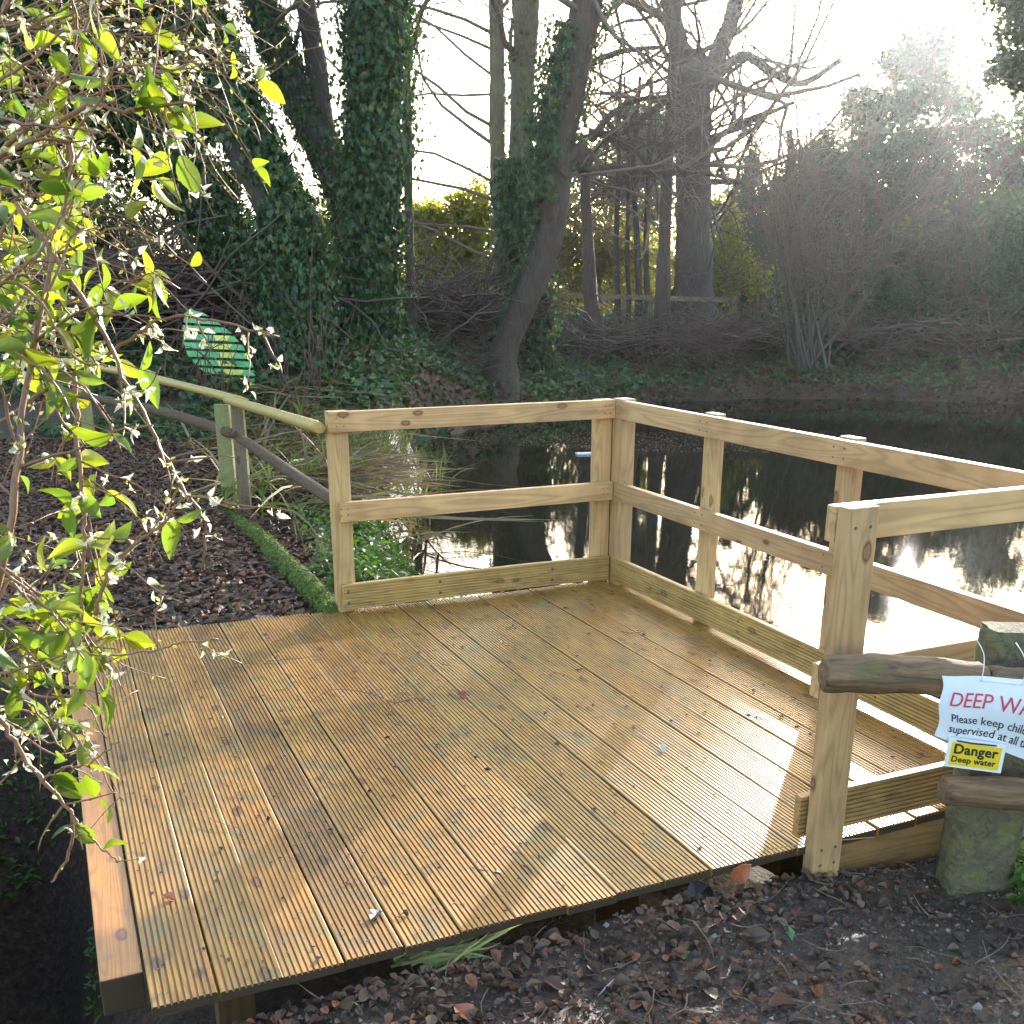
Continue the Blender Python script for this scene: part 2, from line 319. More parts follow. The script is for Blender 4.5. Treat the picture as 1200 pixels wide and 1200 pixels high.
a.add(np.stack([GX, GY, GZ], -1).reshape(-1, 3), np.stack([i, i+1, i+nx+1, i+nx], -1), True)
tag(put(a, 'ground', M['soil']), 'dark leaf-strewn soil around the pond and under the trees', 'ground', kind='structure')
wx, wy = np.meshgrid(np.arange(-3, 24, .15), np.arange(1, 26, .15)); wm = sdf(wx, wy) < .45; cell = wm[:-1, :-1] & wm[1:, 1:] & wm[1:, :-1] & wm[:-1, 1:]; jj, ii = np.nonzero(cell); nw = wx.shape[1]; i = jj*nw+ii
a = Acc(); a.add(np.stack([wx, wy, np.full(wx.shape, WZ)], -1).reshape(-1, 3), np.stack([i, i+1, i+nw+1, i+nw], -1))
tag(put(a, 'pond_water', M['water']), 'dark still pond water mirroring trees and white sky', 'water', kind='structure')
def tz(x, y):
    i = min(max(int(np.searchsorted(gx, x))-1, 0), len(gx)-2); j = min(max(int(np.searchsorted(gy, y))-1, 0), len(gy)-2); u = (x-gx[i])/(gx[i+1]-gx[i]); v = (y-gy[j])/(gy[j+1]-gy[j])
    return float((GZ[j, i]*(1-u)+GZ[j, i+1]*u)*(1-v)+(GZ[j+1, i]*(1-u)+GZ[j+1, i+1]*u)*v)
# ------------------------------------------------------------------ viewing platform
U = np.array([-.91566, -.40195]); V_ = np.array([.40195, -.91566]); O2 = np.array([.541, 5.6574])
ROT = math.atan2(U[1], U[0])
def Lw(a_, b_, z): q = O2+a_*U+b_*V_; return np.array([q[0], q[1], z])
plat = thing('viewing_platform', 'new timber pond platform of wet golden grooved decking with pale three-sided railings', 'platform', (O2[0], O2[1], 0), ROT)
def box_bm(l, w, h, bev=.003, jit=0.):
    bm = bmesh.new(); bmesh.ops.create_cube(bm, size=1); bmesh.ops.scale(bm, vec=(l, w, h), verts=bm.verts)
    if bev: bmesh.ops.bevel(bm, geom=bm.edges[:], offset=bev, segments=2, affect='EDGES', profile=.6)
    return bm
def bar(name, p0, p1, w, h, mat, parent, bev=.003, roll=0.):
    """a timber of width w (sideways) and height h between two points; local X is the grain"""
    p0, p1 = Vector(p0), Vector(p1); d = p1-p0; bm = box_bm(d.length, w, h, bev); me = bpy.data.meshes.new(name); bm.to_mesh(me); bm.free()
    o = link(name, me, mat, parent); x = d.normalized(); ref = Vector((0, 0, 1)) if abs(x.z) < .9 else Vector((0, 1, 0))
    y = ref.cross(x).normalized(); z = x.cross(y); o.matrix_local = Matrix.Translation((p0+p1)/2) @ Matrix((x, y, z)).transposed().to_4x4() @ Matrix.Rotation(roll, 4, 'X'); return o
def grooved(name, p0, p1, w, t, mat, parent, ngr=9, endmat=None):
    """grooved board: profile (width along local Y, thickness Z), grooves on the +Z face, extruded along X"""
    p0, p1 = Vector(p0), Vector(p1); L = (p1-p0).length; prof = [(-w/2, -t/2), (w/2, -t/2)]
    top = []; m = .007; pw = (w-2*m)/ngr; g = .0021
    top.append((w/2, t/2-.003)); top.append((w/2-.003, t/2))
    for k in range(ngr):
        xc = w/2-m-pw*(k+.5)
        top += [(xc+g+.0007, t/2-.0003), (xc+g*.85, t/2-.006), (xc-g*.85, t/2-.006), (xc-g-.0007, t/2-.0003)]
    top += [(-w/2+.003, t/2), (-w/2, t/2-.003)]; prof += top; n = len(prof)
    segs = max(2, int(L/.5)); xs = np.linspace(-L/2, L/2, segs+1); P = np.array(prof); bow = RNG.normal(0, .0012, segs+1); lift = RNG.normal(0, .0010, segs+1)
    V = np.concatenate([np.stack([np.full(n, x), P[:, 0]+bow[k], P[:, 1]+lift[k]], -1) for k, x in enumerate(xs)]); bm = bmesh.new(); vs = [bm.verts.new(v) for v in V]
    for s in range(segs):
        for k in range(n): bm.faces.new((vs[s*n+k], vs[s*n+(k+1) % n], vs[(s+1)*n+(k+1) % n], vs[(s+1)*n+k]))
    e1 = bm.faces.new([vs[k] for k in range(n)][::-1]); e2 = bm.faces.new([vs[segs*n+k] for k in range(n)])
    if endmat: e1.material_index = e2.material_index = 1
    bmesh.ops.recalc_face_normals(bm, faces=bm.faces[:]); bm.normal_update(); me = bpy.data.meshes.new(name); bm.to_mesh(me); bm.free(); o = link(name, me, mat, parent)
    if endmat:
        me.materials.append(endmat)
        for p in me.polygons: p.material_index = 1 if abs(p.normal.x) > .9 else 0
    return o
def orient(o, c, x, z):
    x = Vector(x).normalized(); z = Vector(z).normalized(); y = z.cross(x); o.matrix_local = Matrix.Translation(c) @ Matrix((x, y, z)).transposed().to_4x4()
W = .15; AMAX = 2.722; FRONT = 2.832
deck_boards = []
k = 0; a0 = AMAX
while a0 > -.03:
    a1 = a0-W+random.uniform(.004, .0085); ac = (a0+a1)/2; b0 = -.12+.11*max(0, min(1, (2.6-ac)/2.2)) if ac > 1.55 else -.045
    b1 = FRONT+random.uniform(-.004, .004); dz = random.uniform(-.0022, .0022)
    o = grooved('deck_board', (0, b0, 0), (0, b1, 0), a0-a1, .026, M['deck'], plat, 9, M['shaded_ends']); orient(o, (ac, (b0+b1)/2, -.013+dz), (0, 1, 0), (0, 0, 1)); deck_boards.append(o)
    a0 -= W; k += 1
# screws: small dark heads sunk in the boards over the joists
def screws(pts, parent, name='screw', r=.0042):
    for p, nrm in pts:
        bm = bmesh.new(); bmesh.ops.create_cone(bm, segments=8, radius1=r, radius2=r*.8, depth=.002, cap_ends=True); me = bpy.data.meshes.new(name); bm.to_mesh(me); bm.free()
        o = link(name, me, M['metal'], parent); o.matrix_local = Matrix.Translation(p) @ Vector(nrm).to_track_quat('Z', 'Y').to_matrix().to_4x4()
for o in deck_boards[:13]:
    inv = None
    screws([((x, y, .0135), (0, 0, 1)) for x in (1.33, .2) for y in (-.045, .045)], o, 'screw')
eb = bar('edge_beam', (2.776, .35, -.06), (2.776, 2.665, -.06), .098, .10, M['beam'], plat, .004); eb.data.materials.append(M['shaded_ends'])
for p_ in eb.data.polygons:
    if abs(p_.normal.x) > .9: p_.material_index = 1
# joists and fascia under the boards
for b in (.08, .62, 1.16, 1.70, 2.24): bar('joist', (2.70, b, -.105), (-.03, b, -.105), .045, .15, M['joist'], plat)
bar('fascia', (.80, 2.795, -.108), (-.06, 2.795, -.108), .045, .15, M['joist'], plat)
bar('joist', (2.70, 2.60, -.105), (.86, 2.60, -.105), .045, .15, M['joist'], plat)
for a_ in (2.5, 1.3, .1):
    for b in (.35, 1.43, 2.45): bar('support_post', (a_, b, -.182), (a_, b, -1.0), .1, .1, M['joist'], plat)
RH = (1.0, .902); MH = (.562, .464); KT = (.149, .018)
def post(par, a_, b_, sx, sy, z0, z1, lean=0.):
    return bar('post', (a_, b_, z0), (a_+lean, b_, z1), sx, sy, M['rail'], par, .004)
# bar with vertical direction: local y = (0,1,0)x(0,0,1).. width maps to X, height to Y
def rail_ab(par, p0, p1, z, th=.038, hh=.098, mat=None): return bar('rail', (*p0, z), (*p1, z), th, hh, mat or M['rail'], par, .004)
def kick(par, p0, p1, face):
    L = Vector((p1[0]-p0[0], p1[1]-p0[1], 0)); o = grooved('kick_board', (0, 0, 0), (L.length, 0, 0), .131, .027, M['kick'], par, 8)
    orient(o, ((p0[0]+p1[0])/2, (p0[1]+p1[1])/2, (KT[0]+KT[1])/2), L, face); return o
# back railing (along a, at b = 0), boards on the inner side, posts outside
def sub(name, label): o = bpy.data.objects.new(name, None); C.objects.link(o); o.parent = plat; o['label'] = label; return o
rb = sub('railing', 'back railing with two rails and a grooved kick board')
rail_ab(rb, (1.545, -.02), (-.012, -.02), .951); rail_ab(rb, (1.505, -.02), (-.012, -.02), .513); kick(rb, (1.515, -.014), (.0, -.014), (0, 1, 0))
post(rb, 1.49, -.064, .10, .047, -.55, .9995); post(rb, .035, -.064, .10, .047, -.9, .9995)
screws([((a_, .0005, z), (0, 1, 0)) for a_ in (1.49, 1.0, .35) for z in (.05, .11)], rb, 'bolt', .009)
screws([((a_, .0, z), (0, 1, 0)) for a_ in (1.505, 1.47, .05, .02) for z in (.97, .93, .53, .50)], rb, 'bolt', .004)
rr = sub('railing', 'long railing over the open water')
rail_ab(rr, (-.032, -.04), (-.032, 2.86), .951); rail_ab(rr, (-.032, -.0), (-.032, 2.86), .513); kick(rr, (-.0265, .0), (-.0265, 2.83), (1, 0, 0))
for b in (.83, 1.76): post(rr, -.077, b, .047, .10, -.9, 1.008)
post(rr, -.059, .012, .084, .10, -.9, 1.006)
rf = sub('railing', 'short front railing beside the old log fence')
rail_ab(rf, (.895, 2.80), (-.08, 2.80), .951); rail_ab(rf, (.895, 2.80), (-.08, 2.80), .505); kick(rf, (.912, 2.80), (-.012, 2.80), (0, 1, 0))
post(rf, .845, 2.847, .10, .047, -.22, 1.004); post(rf, .0, 2.847, .10, .047, -.8, 1.004)
screws([((a_, 2.8715, z), (0, 1, 0)) for a_ in (.87, .82) for z in (-.05, .0, .53, .95)], rf, 'bolt', .005)
screws([((-.0125, b_, z), (1, 0, 0)) for b_ in (.80, .86, 1.73, 1.79, .03) for z in (.93, .97, .49, .54)], rr, 'bolt', .0048)
screws([((-.0125, b_, z), (1, 0, 0)) for b_ in (.5, 1.2, 2.1) for z in (.06, .11)], rr, 'bolt', .006)
# the light strip: battens under the right kick board do not exist, the gap stays open
# ------------------------------------------------------------------ generic growth helpers
def wander(p, d, L, n, wig, grav=0.):
    P = [np.array(p, float)]; d = nrmz(d); st = L/n
    for k in range(n):
        d = nrmz(d+RNG.normal(0, wig, 3)+np.array([0, 0, grav])); P.append(P[-1]+d*st)
    return np.array(P), d
def grow(acc, p, d, L, r, lvl, maxl, spread=.8, wig=.16, kids=(5, 6, 5, 4), up=.05, rmin=.004, tips=None):
    n = max(3, int(6-lvl)); P, dd = wander(p, d, L, n, wig, up); rad = np.linspace(r, max(r*.35, rmin), n+1)
    acc.tube(P, rad, max(3, 7-2*lvl), cap=False)
    if tips is not None and lvl >= maxl-1: tips.append(P[-1]); tips.append(P[len(P)//2])
    if lvl >= maxl: return
    for k in range(kids[min(lvl, len(kids)-1)]):
        t = RNG.uniform(.25, 1.)*n; i0 = min(int(t), n-1); q = P[i0]+(P[i0+1]-P[i0])*(t-i0); dir0 = nrmz(P[i0+1]-P[i0])
        rv = RNG.normal(0, 1, 3); rv -= rv@dir0*dir0; rv = nrmz(rv); nd = nrmz(dir0*(1-spread*.45)+rv*spread)
        grow(acc, q, nd, L*RNG.uniform(.42, .68), max(r*RNG.uniform(.30, .46)*(1-.5*t/n), rmin), lvl+1, maxl, spread, wig, kids, up, rmin, tips)
def pxpath(pts, Y): return np.array([at(p[0], p[1], p[2] if len(p) > 2 else Y) for p in pts])
def smoothpath(P, n):
    P = np.asarray(P, float); t = np.linspace(0, len(P)-1, n); out = []
    for u in t:
        i = min(int(u), len(P)-2); f = u-i; p0 = P[max(i-1, 0)]; p1 = P[i]; p2 = P[i+1]; p3 = P[min(i+2, len(P)-1)]
        out.append(.5*((2*p1)+(-p0+p2)*f+(2*p0-5*p1+4*p2-p3)*f*f+(-p0+3*p1-3*p2+p3)*f**3))
    return np.array(out)
def wpx(w, Y): return w*Y*math.cos(TH)/F_PX/2   # half width in metres of w pixels
def ivy_on(acc, P, rad, n, size=(.05, .09), ang=None, t0=0., t1=1., fluff=.10, tm='ivy'):
    m = len(P); t = (t0+(t1-t0)*RNG.random(n))*(m-1.001); i = t.astype(int); f = (t-i)[:, None]; C0 = P[i]*(1-f)+P[i+1]*f; r = np.interp(t, np.arange(m), rad)
    T = P[i+1]-P[i]; T /= np.linalg.norm(T, axis=1)[:, None]; ref = np.array([0, -1., 0]); A = ref-(T@ref)[:, None]*T; A /= np.linalg.norm(A, axis=1)[:, None]; B = np.cross(T, A)
    th = RNG.uniform(0, 2*math.pi, n) if ang is None else RNG.normal(ang[0], ang[1], n)
    lump = 1+.35*np.sin(th*3+t*1.7)*np.sin(t*2.3+th); N = A*np.cos(th)[:, None]+B*np.sin(th)[:, None]
    pos = C0+N*(r+np.abs(RNG.normal(0, fluff, n))*lump)[:, None]; nn = N+RNG.normal(0, .45, (n, 3))+np.array([0, 0, .25])
    acc.leaves(pos, nn, RNG.uniform(*size, n), tm, updir=np.array([0, 0, -1.]))
def tree(name, label, Y, pts, widths, bm, ivy=0, ivy_kw=None, crown=None, group=None, cat='tree', sides=14, extra=None, nseg=26, ivymat='ivy'):
    P = smoothpath(pxpath(pts, Y), nseg); rad = np.interp(np.linspace(0, 1, nseg), np.linspace(0, 1, len(widths)), [wpx(w, Y) for w in widths])
    root = thing(name, label, cat, P[0], group=group); org = P[0]; rad[0] *= 1.35; rad[1] *= 1.15
    P0 = P.copy(); P0[0, 2] = min(P0[0, 2]-.05, tz(P0[0, 0], P0[0, 1])-.12); tr = Acc(); tr.tube(P0, rad, sides, cap=False, rough=.05); 
    if extra: extra(tr, P, rad)
    put(tr, 'trunk', M[bm], root, org)
    if ivy:
        kws = ivy_kw if isinstance(ivy_kw, list) else [ivy_kw or {}]; iv = Acc()
        for kw in kws:
            kw = dict(kw); nn = kw.pop('n', ivy); ivy_on(iv, P, rad, nn, **kw)
        put(iv, 'ivy', M[ivymat], root, org)
    if crown:
        cr = Acc(); mat = crown(cr, P, rad); put(cr, 'crown', M[mat], root, org)
    return root, P, rad
def crown_bare(n0=.45, nb=9, L=4., r=.08, maxl=3, kids=(5, 5, 5, 4), mat='twig', up=.05, spread=.85, dirs=None, rmin=.0035):
    def f(acc, P, rad):
        m = len(P)
        for k in range(nb):
            i = int(m*(n0+(1-n0)*k/nb)); i = min(i, m-2); d = P[i+1]-P[i]; d = nrmz(d); rv = RNG.normal(0, 1, 3)*np.array([1, .6, .35]); 
            if dirs is not None: rv = np.array(dirs[k % len(dirs)], float)
            grow(acc, P[i], nrmz(d*.25+nrmz(rv)), L*RNG.uniform(.7, 1.15), r*RNG.uniform(.7, 1.2), 0, maxl, spread, .17, kids, up, rmin)
        return mat
    return f
def blob_leaves(acc, c, rad, n, size, tm='dia', clumps=26, tight=.22, droop=0.):
    c = np.array(c, float); rad = np.array(rad, float); cd = RNG.normal(0, 1, (clumps, 3)); cd /= np.linalg.norm(cd, axis=1)[:, None]
    cc = c+cd*rad*(RNG.random((clumps, 1))**.45)*.92; k = RNG.integers(0, clumps, n); sp = RNG.uniform(.5, 1.5, clumps)*tight
    off = RNG.normal(0, 1, (n, 3))*sp[k][:, None]*rad.mean(); pos = cc[k]+off; nn = RNG.normal(0, 1, (n, 3))+np.array([0, 0, .6])
    acc.leaves(pos, nn, RNG.uniform(*size, n), tm, updir=np.array([0, 0, -droop]) if droop else None)
def crown_leaf(blobs, n, size, mat, tm='dia', clumps=26, tight=.22, twigs=0, droop=0.):
    def f(acc, P, rad):
        tot = sum(b[1][0]*b[1][2] for b in blobs)
        for c, r_ in blobs: blob_leaves(acc, c, r_, int(n*r_[0]*r_[2]/tot), size, tm, clumps, tight, droop)
        return mat
    return f
exec_trees = []
# --- left group of ivy-clad trunks
tree('ivy_clad_tree', 'leaning ivy-clad tree with bare bark on its left side, behind the green slatted panel', 13.,
     [(345, 425), (346, 340), (327, 248), (281, 152), (238, 55), (214, -40), (180, -200)], [62, 56, 52, 48, 46, 44, 36], 'bark_dark', 1,
     [dict(n=6500, ang=(1.15, .62), fluff=.09), dict(n=2600, t0=0, t1=.35, fluff=.12), dict(n=900, t0=.45, t1=1., fluff=.10)], crown_bare(.8, 5, 2.2, .04, 2))
def c_ivymass(acc, P, rad):
    for x, y, Y, r in ((140, 130, 14.5, .8), (90, 60, 14.5, 1.0), (60, 170, 14.5, .9), (10, 60, 15, 1.2), (110, -20, 15, 1.), (150, 40, 15, .45), (218, 130, 15.5, .42), (190, 60, 15.5, .5), (252, 215, 15.5, .28), (200, 200, 15.5, .5)):
        blob_leaves(acc, at(x, y, Y), (r, r*.8, r), 4200, (.06, .10), 'ivy', 30, .20)
    return 'ivy'
tree('ivy_clad_tree', 'steeply leaning tree smothered in a broad dark ivy mass behind the upper left branches', 14.3,
     [(328, 405), (292, 328), (248, 252), (200, 175), (155, 100), (80, -20), (0, -140)], [60, 54, 50, 48, 46, 42, 36], 'bark_dark', 1,
     [dict(n=7500, fluff=.09)], c_ivymass)
def twin(tr, P, rad):
    Q = smoothpath(pxpath([(398, 215), (380, 150), (368, 60), (352, -30), (340, -160)], 16.), 14); tr.tube(Q, np.linspace(wpx(26, 16), wpx(20, 16), 14), 10, cap=False, rough=.05)
tree('ivy_clad_tree', 'slender leaning tree forked into two ivy-speckled stems left of the big ivy-wrapped trunk', 16.,
     [(432, 420), (418, 300), (398, 215), (350, 115), (315, 30), (292, -30), (240, -160)], [44, 42, 40, 36, 34, 30, 26], 'bark_dark', 1,
     [dict(n=5200, fluff=.035, size=(.04, .07)), dict(n=500, fluff=.16, t0=.3, size=(.045, .08))],
     crown_bare(.55, 6, 2.2, .03, 2, mat='twig'), extra=twin)
tree('ivy_clad_tree', 'tall upright tree trunk completely wrapped in glossy dark ivy left of centre', 14.6,
     [(432, 452), (430, 380), (436, 250), (438, 120), (440, 0), (444, -150), (446, -300)], [58, 54, 46, 46, 48, 48, 40], 'bark_brown', 1,
     [dict(n=15500, fluff=.085, size=(.055, .10)), dict(n=2600, fluff=.20, size=(.05, .09))], crown_bare(.75, 6, 3, .05, 3), sides=18)
tree('slender_tree', 'thin straight reddish brown trunk just right of the big ivy-wrapped trunk', 19., [(481, 345), (479, 250), (477, 120), (474, 0), (470, -200)], [12, 11, 10, 9, 7], 'bark_brown', 1,
     [dict(n=500, fluff=.15, t0=.35, t1=.8, size=(.06, .1))], crown_bare(.4, 9, 2.6, .03, 3), sides=8)
# --- middle
tree('bare_tree', 'slim olive-barked bare tree stem left of the ivy-topped trunk in the middle', 25.,
     [(586, 345), (584, 250), (583, 120), (581, 0), (572, -250)], [20, 19, 18, 17, 13], 'bark_olive', 0, None,
     crown_bare(.15, 18, 5.0, .042, 3, kids=(6, 6, 5, 3), up=.0, dirs=[(-1, 0, .25), (-1, -.3, .1), (.8, .2, .3), (-1, .3, .05), (-.9, .2, .4)]), sides=9)
tree('ivy_topped_tree', 'olive-barked tree behind the leaning brown trunk, its middle swollen by a blue-green ivy clump', 21.,
     [(622, 430), (618, 350), (610, 250), (612, 120), (617, 0), (622, -250)], [26, 26, 26, 27, 27, 22], 'bark_olive', 1,
     [dict(n=6500, t0=.10, t1=.50, fluff=.20, size=(.07, .12)), dict(n=1900, t0=0, t1=.16, fluff=.13, size=(.06, .11)), dict(n=300, t0=.5, t1=.9, fluff=.12, size=(.06, .1))],
     crown_bare(.45, 7, 4.0, .05, 3, kids=(5, 4, 4, 3)))
def stub(tr, P, rad):
    Q = smoothpath(pxpath([(655, 205), (668, 186), (686, 168)], 17.9), 8); tr.tube(Q, np.linspace(.17, .085, 8), 9, rough=.08)
    Q = smoothpath(pxpath([(684, 180), (678, 200), (700, 195), (690, 175)], 17.9), 9); tr.tube(Q, np.linspace(.06, .03, 9), 6, rough=.1)
tree('leaning_tree', 'bare brown trunk leaning right from the water edge, with a short broken stub', 18.,
     [(586, 448), (592, 405), (618, 345), (643, 280), (652, 225), (655, 170), (668, 105), (684, 30), (697, -40), (720, -200)], [38, 33, 33, 33, 33, 34, 34, 33, 32, 26], 'bark_brown', 1,
     [dict(n=2300, t0=.42, t1=.78, ang=(-1.35, .55), fluff=.16, size=(.06, .10)), dict(n=450, t0=.5, t1=.9, ang=(1.5, .4), fluff=.10, size=(.05, .09)), dict(n=420, t0=.12, t1=.4, ang=(-1.5, .3), fluff=.05, size=(.05, .08))],
     crown_bare(.8, 5, 3, .05, 3), extra=stub, sides=16)
def curly(tr, P, rad):
    for pts in ([(690, 200), (720, 196), (760, 202), (800, 200), (850, 208)], [(692, 165), (715, 135), (745, 118), (785, 112)], [(690, 155), (720, 160), (745, 178), (780, 215)], [(786, 112), (740, 150), (700, 172), (690, 200)], [(690, 75), (730, 60), (780, 55)]):
        Q = smoothpath(pxpath(pts, 23.), 12); tr.tube(Q, np.linspace(.08, .035, 12), 6, cap=False, rough=.08)
        for k in range(7): grow(tr, Q[RNG.integers(2, 11)], RNG.normal(0, 1, 3)*np.array([1, .4, 1]), 1.1, .025, 1, 3, .9, .2, (4, 4, 3), 0, .004)
tree('snag_tree', 'short pinkish brown snag trunk with curling mossy boughs right of the leaning trunk', 23.5, [(693, 372), (690, 300), (686, 230), (687, 175)], [19, 14, 12, 10], 'bark_brown', 0, None, None, extra=curly, sides=9)
tree('bare_tree', 'narrow grey trunk standing in front of the fence and the big oak', 23.5,
     [(776, 388), (778, 300), (783, 180), (790, 60), (800, -120)], [22, 15, 13, 12, 9], 'bark_brown', 0, None, crown_bare(.35, 7, 3.2, .05, 3, kids=(5, 5, 4, 3)), sides=9)
def oakfork(tr, P, rad):
    for pts, w0, w1 in (([(808, 120), (796, 60), (785, 0), (770, -140)], 26, 16), ([(820, 110), (842, 60), (862, 5), (890, -130)], 24, 14), ([(835, 95), (870, 65), (905, 85), (940, 98), (985, 70)], 12, 6), ([(830, 170), (850, 155), (885, 140), (930, 120)], 9, 4), ([(806, 60), (775, 20), (745, 5), (700, -10)], 12, 6), ([(815, 215), (840, 213), (870, 214)], 9, 5), ([(800, 160), (770, 190), (800, 205)], 8, 4), ([(795, 195), (760, 205), (720, 204)], 8, 4)):
        Q = smoothpath(pxpath(pts, 29.), 14); tr.tube(Q, np.linspace(wpx(w0, 29), wpx(w1, 29), 14), 9, cap=False, rough=.06)
        for k in range(10): grow(tr, Q[RNG.integers(2, 13)], RNG.normal(0, 1, 3)*np.array([1, .5, 1]), 2.6, .05, 1, 3, .9, .2, (5, 5, 4), 0, .004)
tree('oak_tree', 'massive grey oak with forked limbs behind the fence right of centre', 29.,
     [(812, 352), (812, 280), (812, 200), (812, 130), (808, 60)], [48, 41, 39, 40, 30], 'oak_bark', 0, None, crown_bare(.5, 8, 5, .08, 3, kids=(6, 5, 5, 3)), extra=oakfork, sides=14)
for x, w, lb in ((722, 8, 'thin dark sapling left of the twin saplings in the thicket'), (747, 9, 'left of two close dark saplings rising behind the fence'), (757, 8, 'right of two close dark saplings rising behind the fence'), (735, 6, 'thinnest sapling, between the thicket saplings behind the fence')):
    tree('sapling', lb, 28., [(x+2, 352), (x, 290), (x+RNG.uniform(-6, 6), 200), (x+RNG.uniform(-10, 10), 90)], [w, w*.9, w*.7, w*.4], 'bark_dark', 0, None, crown_bare(.25, 8, 2.4, .03, 2), sides=6, group='saplings behind the fence')
# --- right
def coppice(name, label, x, y, Y, n, h, fan, mat, stemmat):
    base = at(x, y, Y); root = thing(name, label, 'shrub', base); ac = Acc(); tw = Acc()
    for k in range(n):
        ang = RNG.normal(0, fan); d = np.array([math.sin(ang), RNG.normal(0, .25), math.cos(ang)]); L = h*RNG.uniform(.6, 1.05); P, dd = wander(base+RNG.normal(0, .16, 3)*np.array([1, 1, 0])-np.array([0, 0, .3]), d, L, 9, .06, .02)
        ac.tube(P, np.linspace(.026, .009, 10)*RNG.uniform(.7, 1.3), 5, cap=False)
        for j in range(9): grow(tw, P[RNG.integers(3, 10)], dd+RNG.normal(0, .5, 3), L*.28, .012, 2, 4, .7, .14, (4, 4, 3, 3), .03, .005)
    put(ac, 'stems', M[stemmat], root, base); put(tw, 'twigs', M[mat], root, base)
coppice('coppiced_shrub', 'bare coppiced shrub of pale upright stems on the far bank right of the fence end', 942, 412, 21.5, 22, 4.4, .24, 'twig', 'bark_grey')
coppice('coppiced_shrub', 'reddish twiggy bare thicket behind the pale coppiced stems, under the sun', 1010, 400, 25.5, 9, 4.4, .34, 'twig_red', 'bark_grey')
coppice('coppiced_shrub', 'taller reddish bare thicket reaching up towards the sun', 1085, 400, 25.5, 8, 5.0, .26, 'twig_red', 'bark_grey')
coppice('coppiced_shrub', 'reddish bare thicket of fine twigs on the far bank at the right edge', 1150, 400, 25, 8, 3.4, .45, 'twig_red', 'bark_grey')
def bl(x, y, Y, rx, rz, ry=None): return (at(x, y, Y), (rx, ry or rx*.8, rz))
tree('conifer_tree', 'dark blue-green conifer right of the oak with drooping boughs', 34., [(878, 345), (878, 260), (880, 175)], [18, 14, 5], 'bark_dark', 0, None,
     crown_leaf([bl(878, 320, 34, 1.5, .9), bl(876, 290, 34, 1.3, .8), bl(878, 258, 34, 1.1, .8), bl(880, 225, 34, .8, .7), bl(882, 195, 34, .45, .6), bl(846, 335, 33, 1.2, .6)], 15000, (.14, .28), 'conifer', 'needle', 30, .2, droop=1.))
EV = [
    ('evergreen_tree', 'dark evergreen mass directly behind the pale coppiced stems on the right bank', 40, (925, 362), [bl(915, 335, 40, 2.0, 1.5), bl(930, 280, 41, 2.0, 1.7), bl(945, 232, 42, 1.5, 1.3), bl(958, 198, 42, .8, .7)], 19000, 'dark_leaf'),
    ('evergreen_tree', 'wide evergreen with ragged top standing left of the sun, behind the bare red thicket', 43, (1010, 362), [bl(1000, 330, 43, 2.9, 1.9), bl(1010, 270, 43, 2.8, 1.9), bl(990, 205, 43, 2.2, 1.4), bl(1035, 165, 43, 1.6, 1.2), bl(1010, 128, 43, 1.1, .8), bl(1058, 118, 43, 1.1, .8), bl(1052, 80, 43, 1.0, .6)], 25000, 'dark_leaf'),  # upper clumps also added to thin the sunlight on the deck
    ('evergreen_tree', 'dark evergreen below the sun with a narrow trunk at its middle and top clumps added as sun screen', 42, (1095, 362), [bl(1085, 330, 42, 2.9, 1.8), bl(1090, 270, 42, 2.7, 1.8), bl(1105, 210, 42, 2.2, 1.4), bl(1085, 165, 42, 1.1, .7), bl(1140, 160, 42, 1.1, .9), bl(1092, 112, 43, 1.3, .9), bl(1085, 78, 43, 1.1, .6), bl(1092, 48, 43, 1.2, .8), bl(1068, 58, 43, 1.0, .7), bl(1125, 122, 43, 1.0, .6)], 23000, 'dark_leaf'),  # topmost clumps added in the sun's path to soften rail shadows on the deck
    ('evergreen_tree', 'evergreen with small glints of sky through it at the right edge of the far bank', 38, (1180, 366), [bl(1175, 330, 38, 2.6, 1.7), bl(1190, 265, 38, 2.4, 1.7), bl(1200, 195, 38, 2.2, 1.6), bl(1235, 140, 38, 2., 1.5)], 19000, 'dark_leaf'),
]
for nm, lb, Y, (x, y), bls, n, mt in EV:
    tree(nm, lb, float(Y), [(x, y+8), (x+2, y-60), (x+4, y-130), (x, y-210)], [20, 17, 12, 7], 'bark_dark', 0, None, crown_leaf(bls, n, (.13, .27), mt, 'dia', 30, .19), sides=9)
# tall crown hanging into the top right corner
tree('tall_evergreen_tree', 'tall dark crown filling the top right corner beside the sun', 22., [(1330, 380), (1320, 200), (1290, 40), (1260, -120)], [44, 40, 34, 26], 'bark_brown', 0, None,
     crown_leaf([bl(1225, 40, 22, 1.2, 1.1), bl(1200, 85, 22, .75, .4), bl(1260, -60, 22, 1.7, 1.3), bl(1290, 90, 22, 1.1, 1.2), bl(1185, -20, 22, .5, .5), bl(1340, 160, 22, 1., 1.1)], 22000, (.08, .16), 'dark_leaf', 'dia', 40, .17))
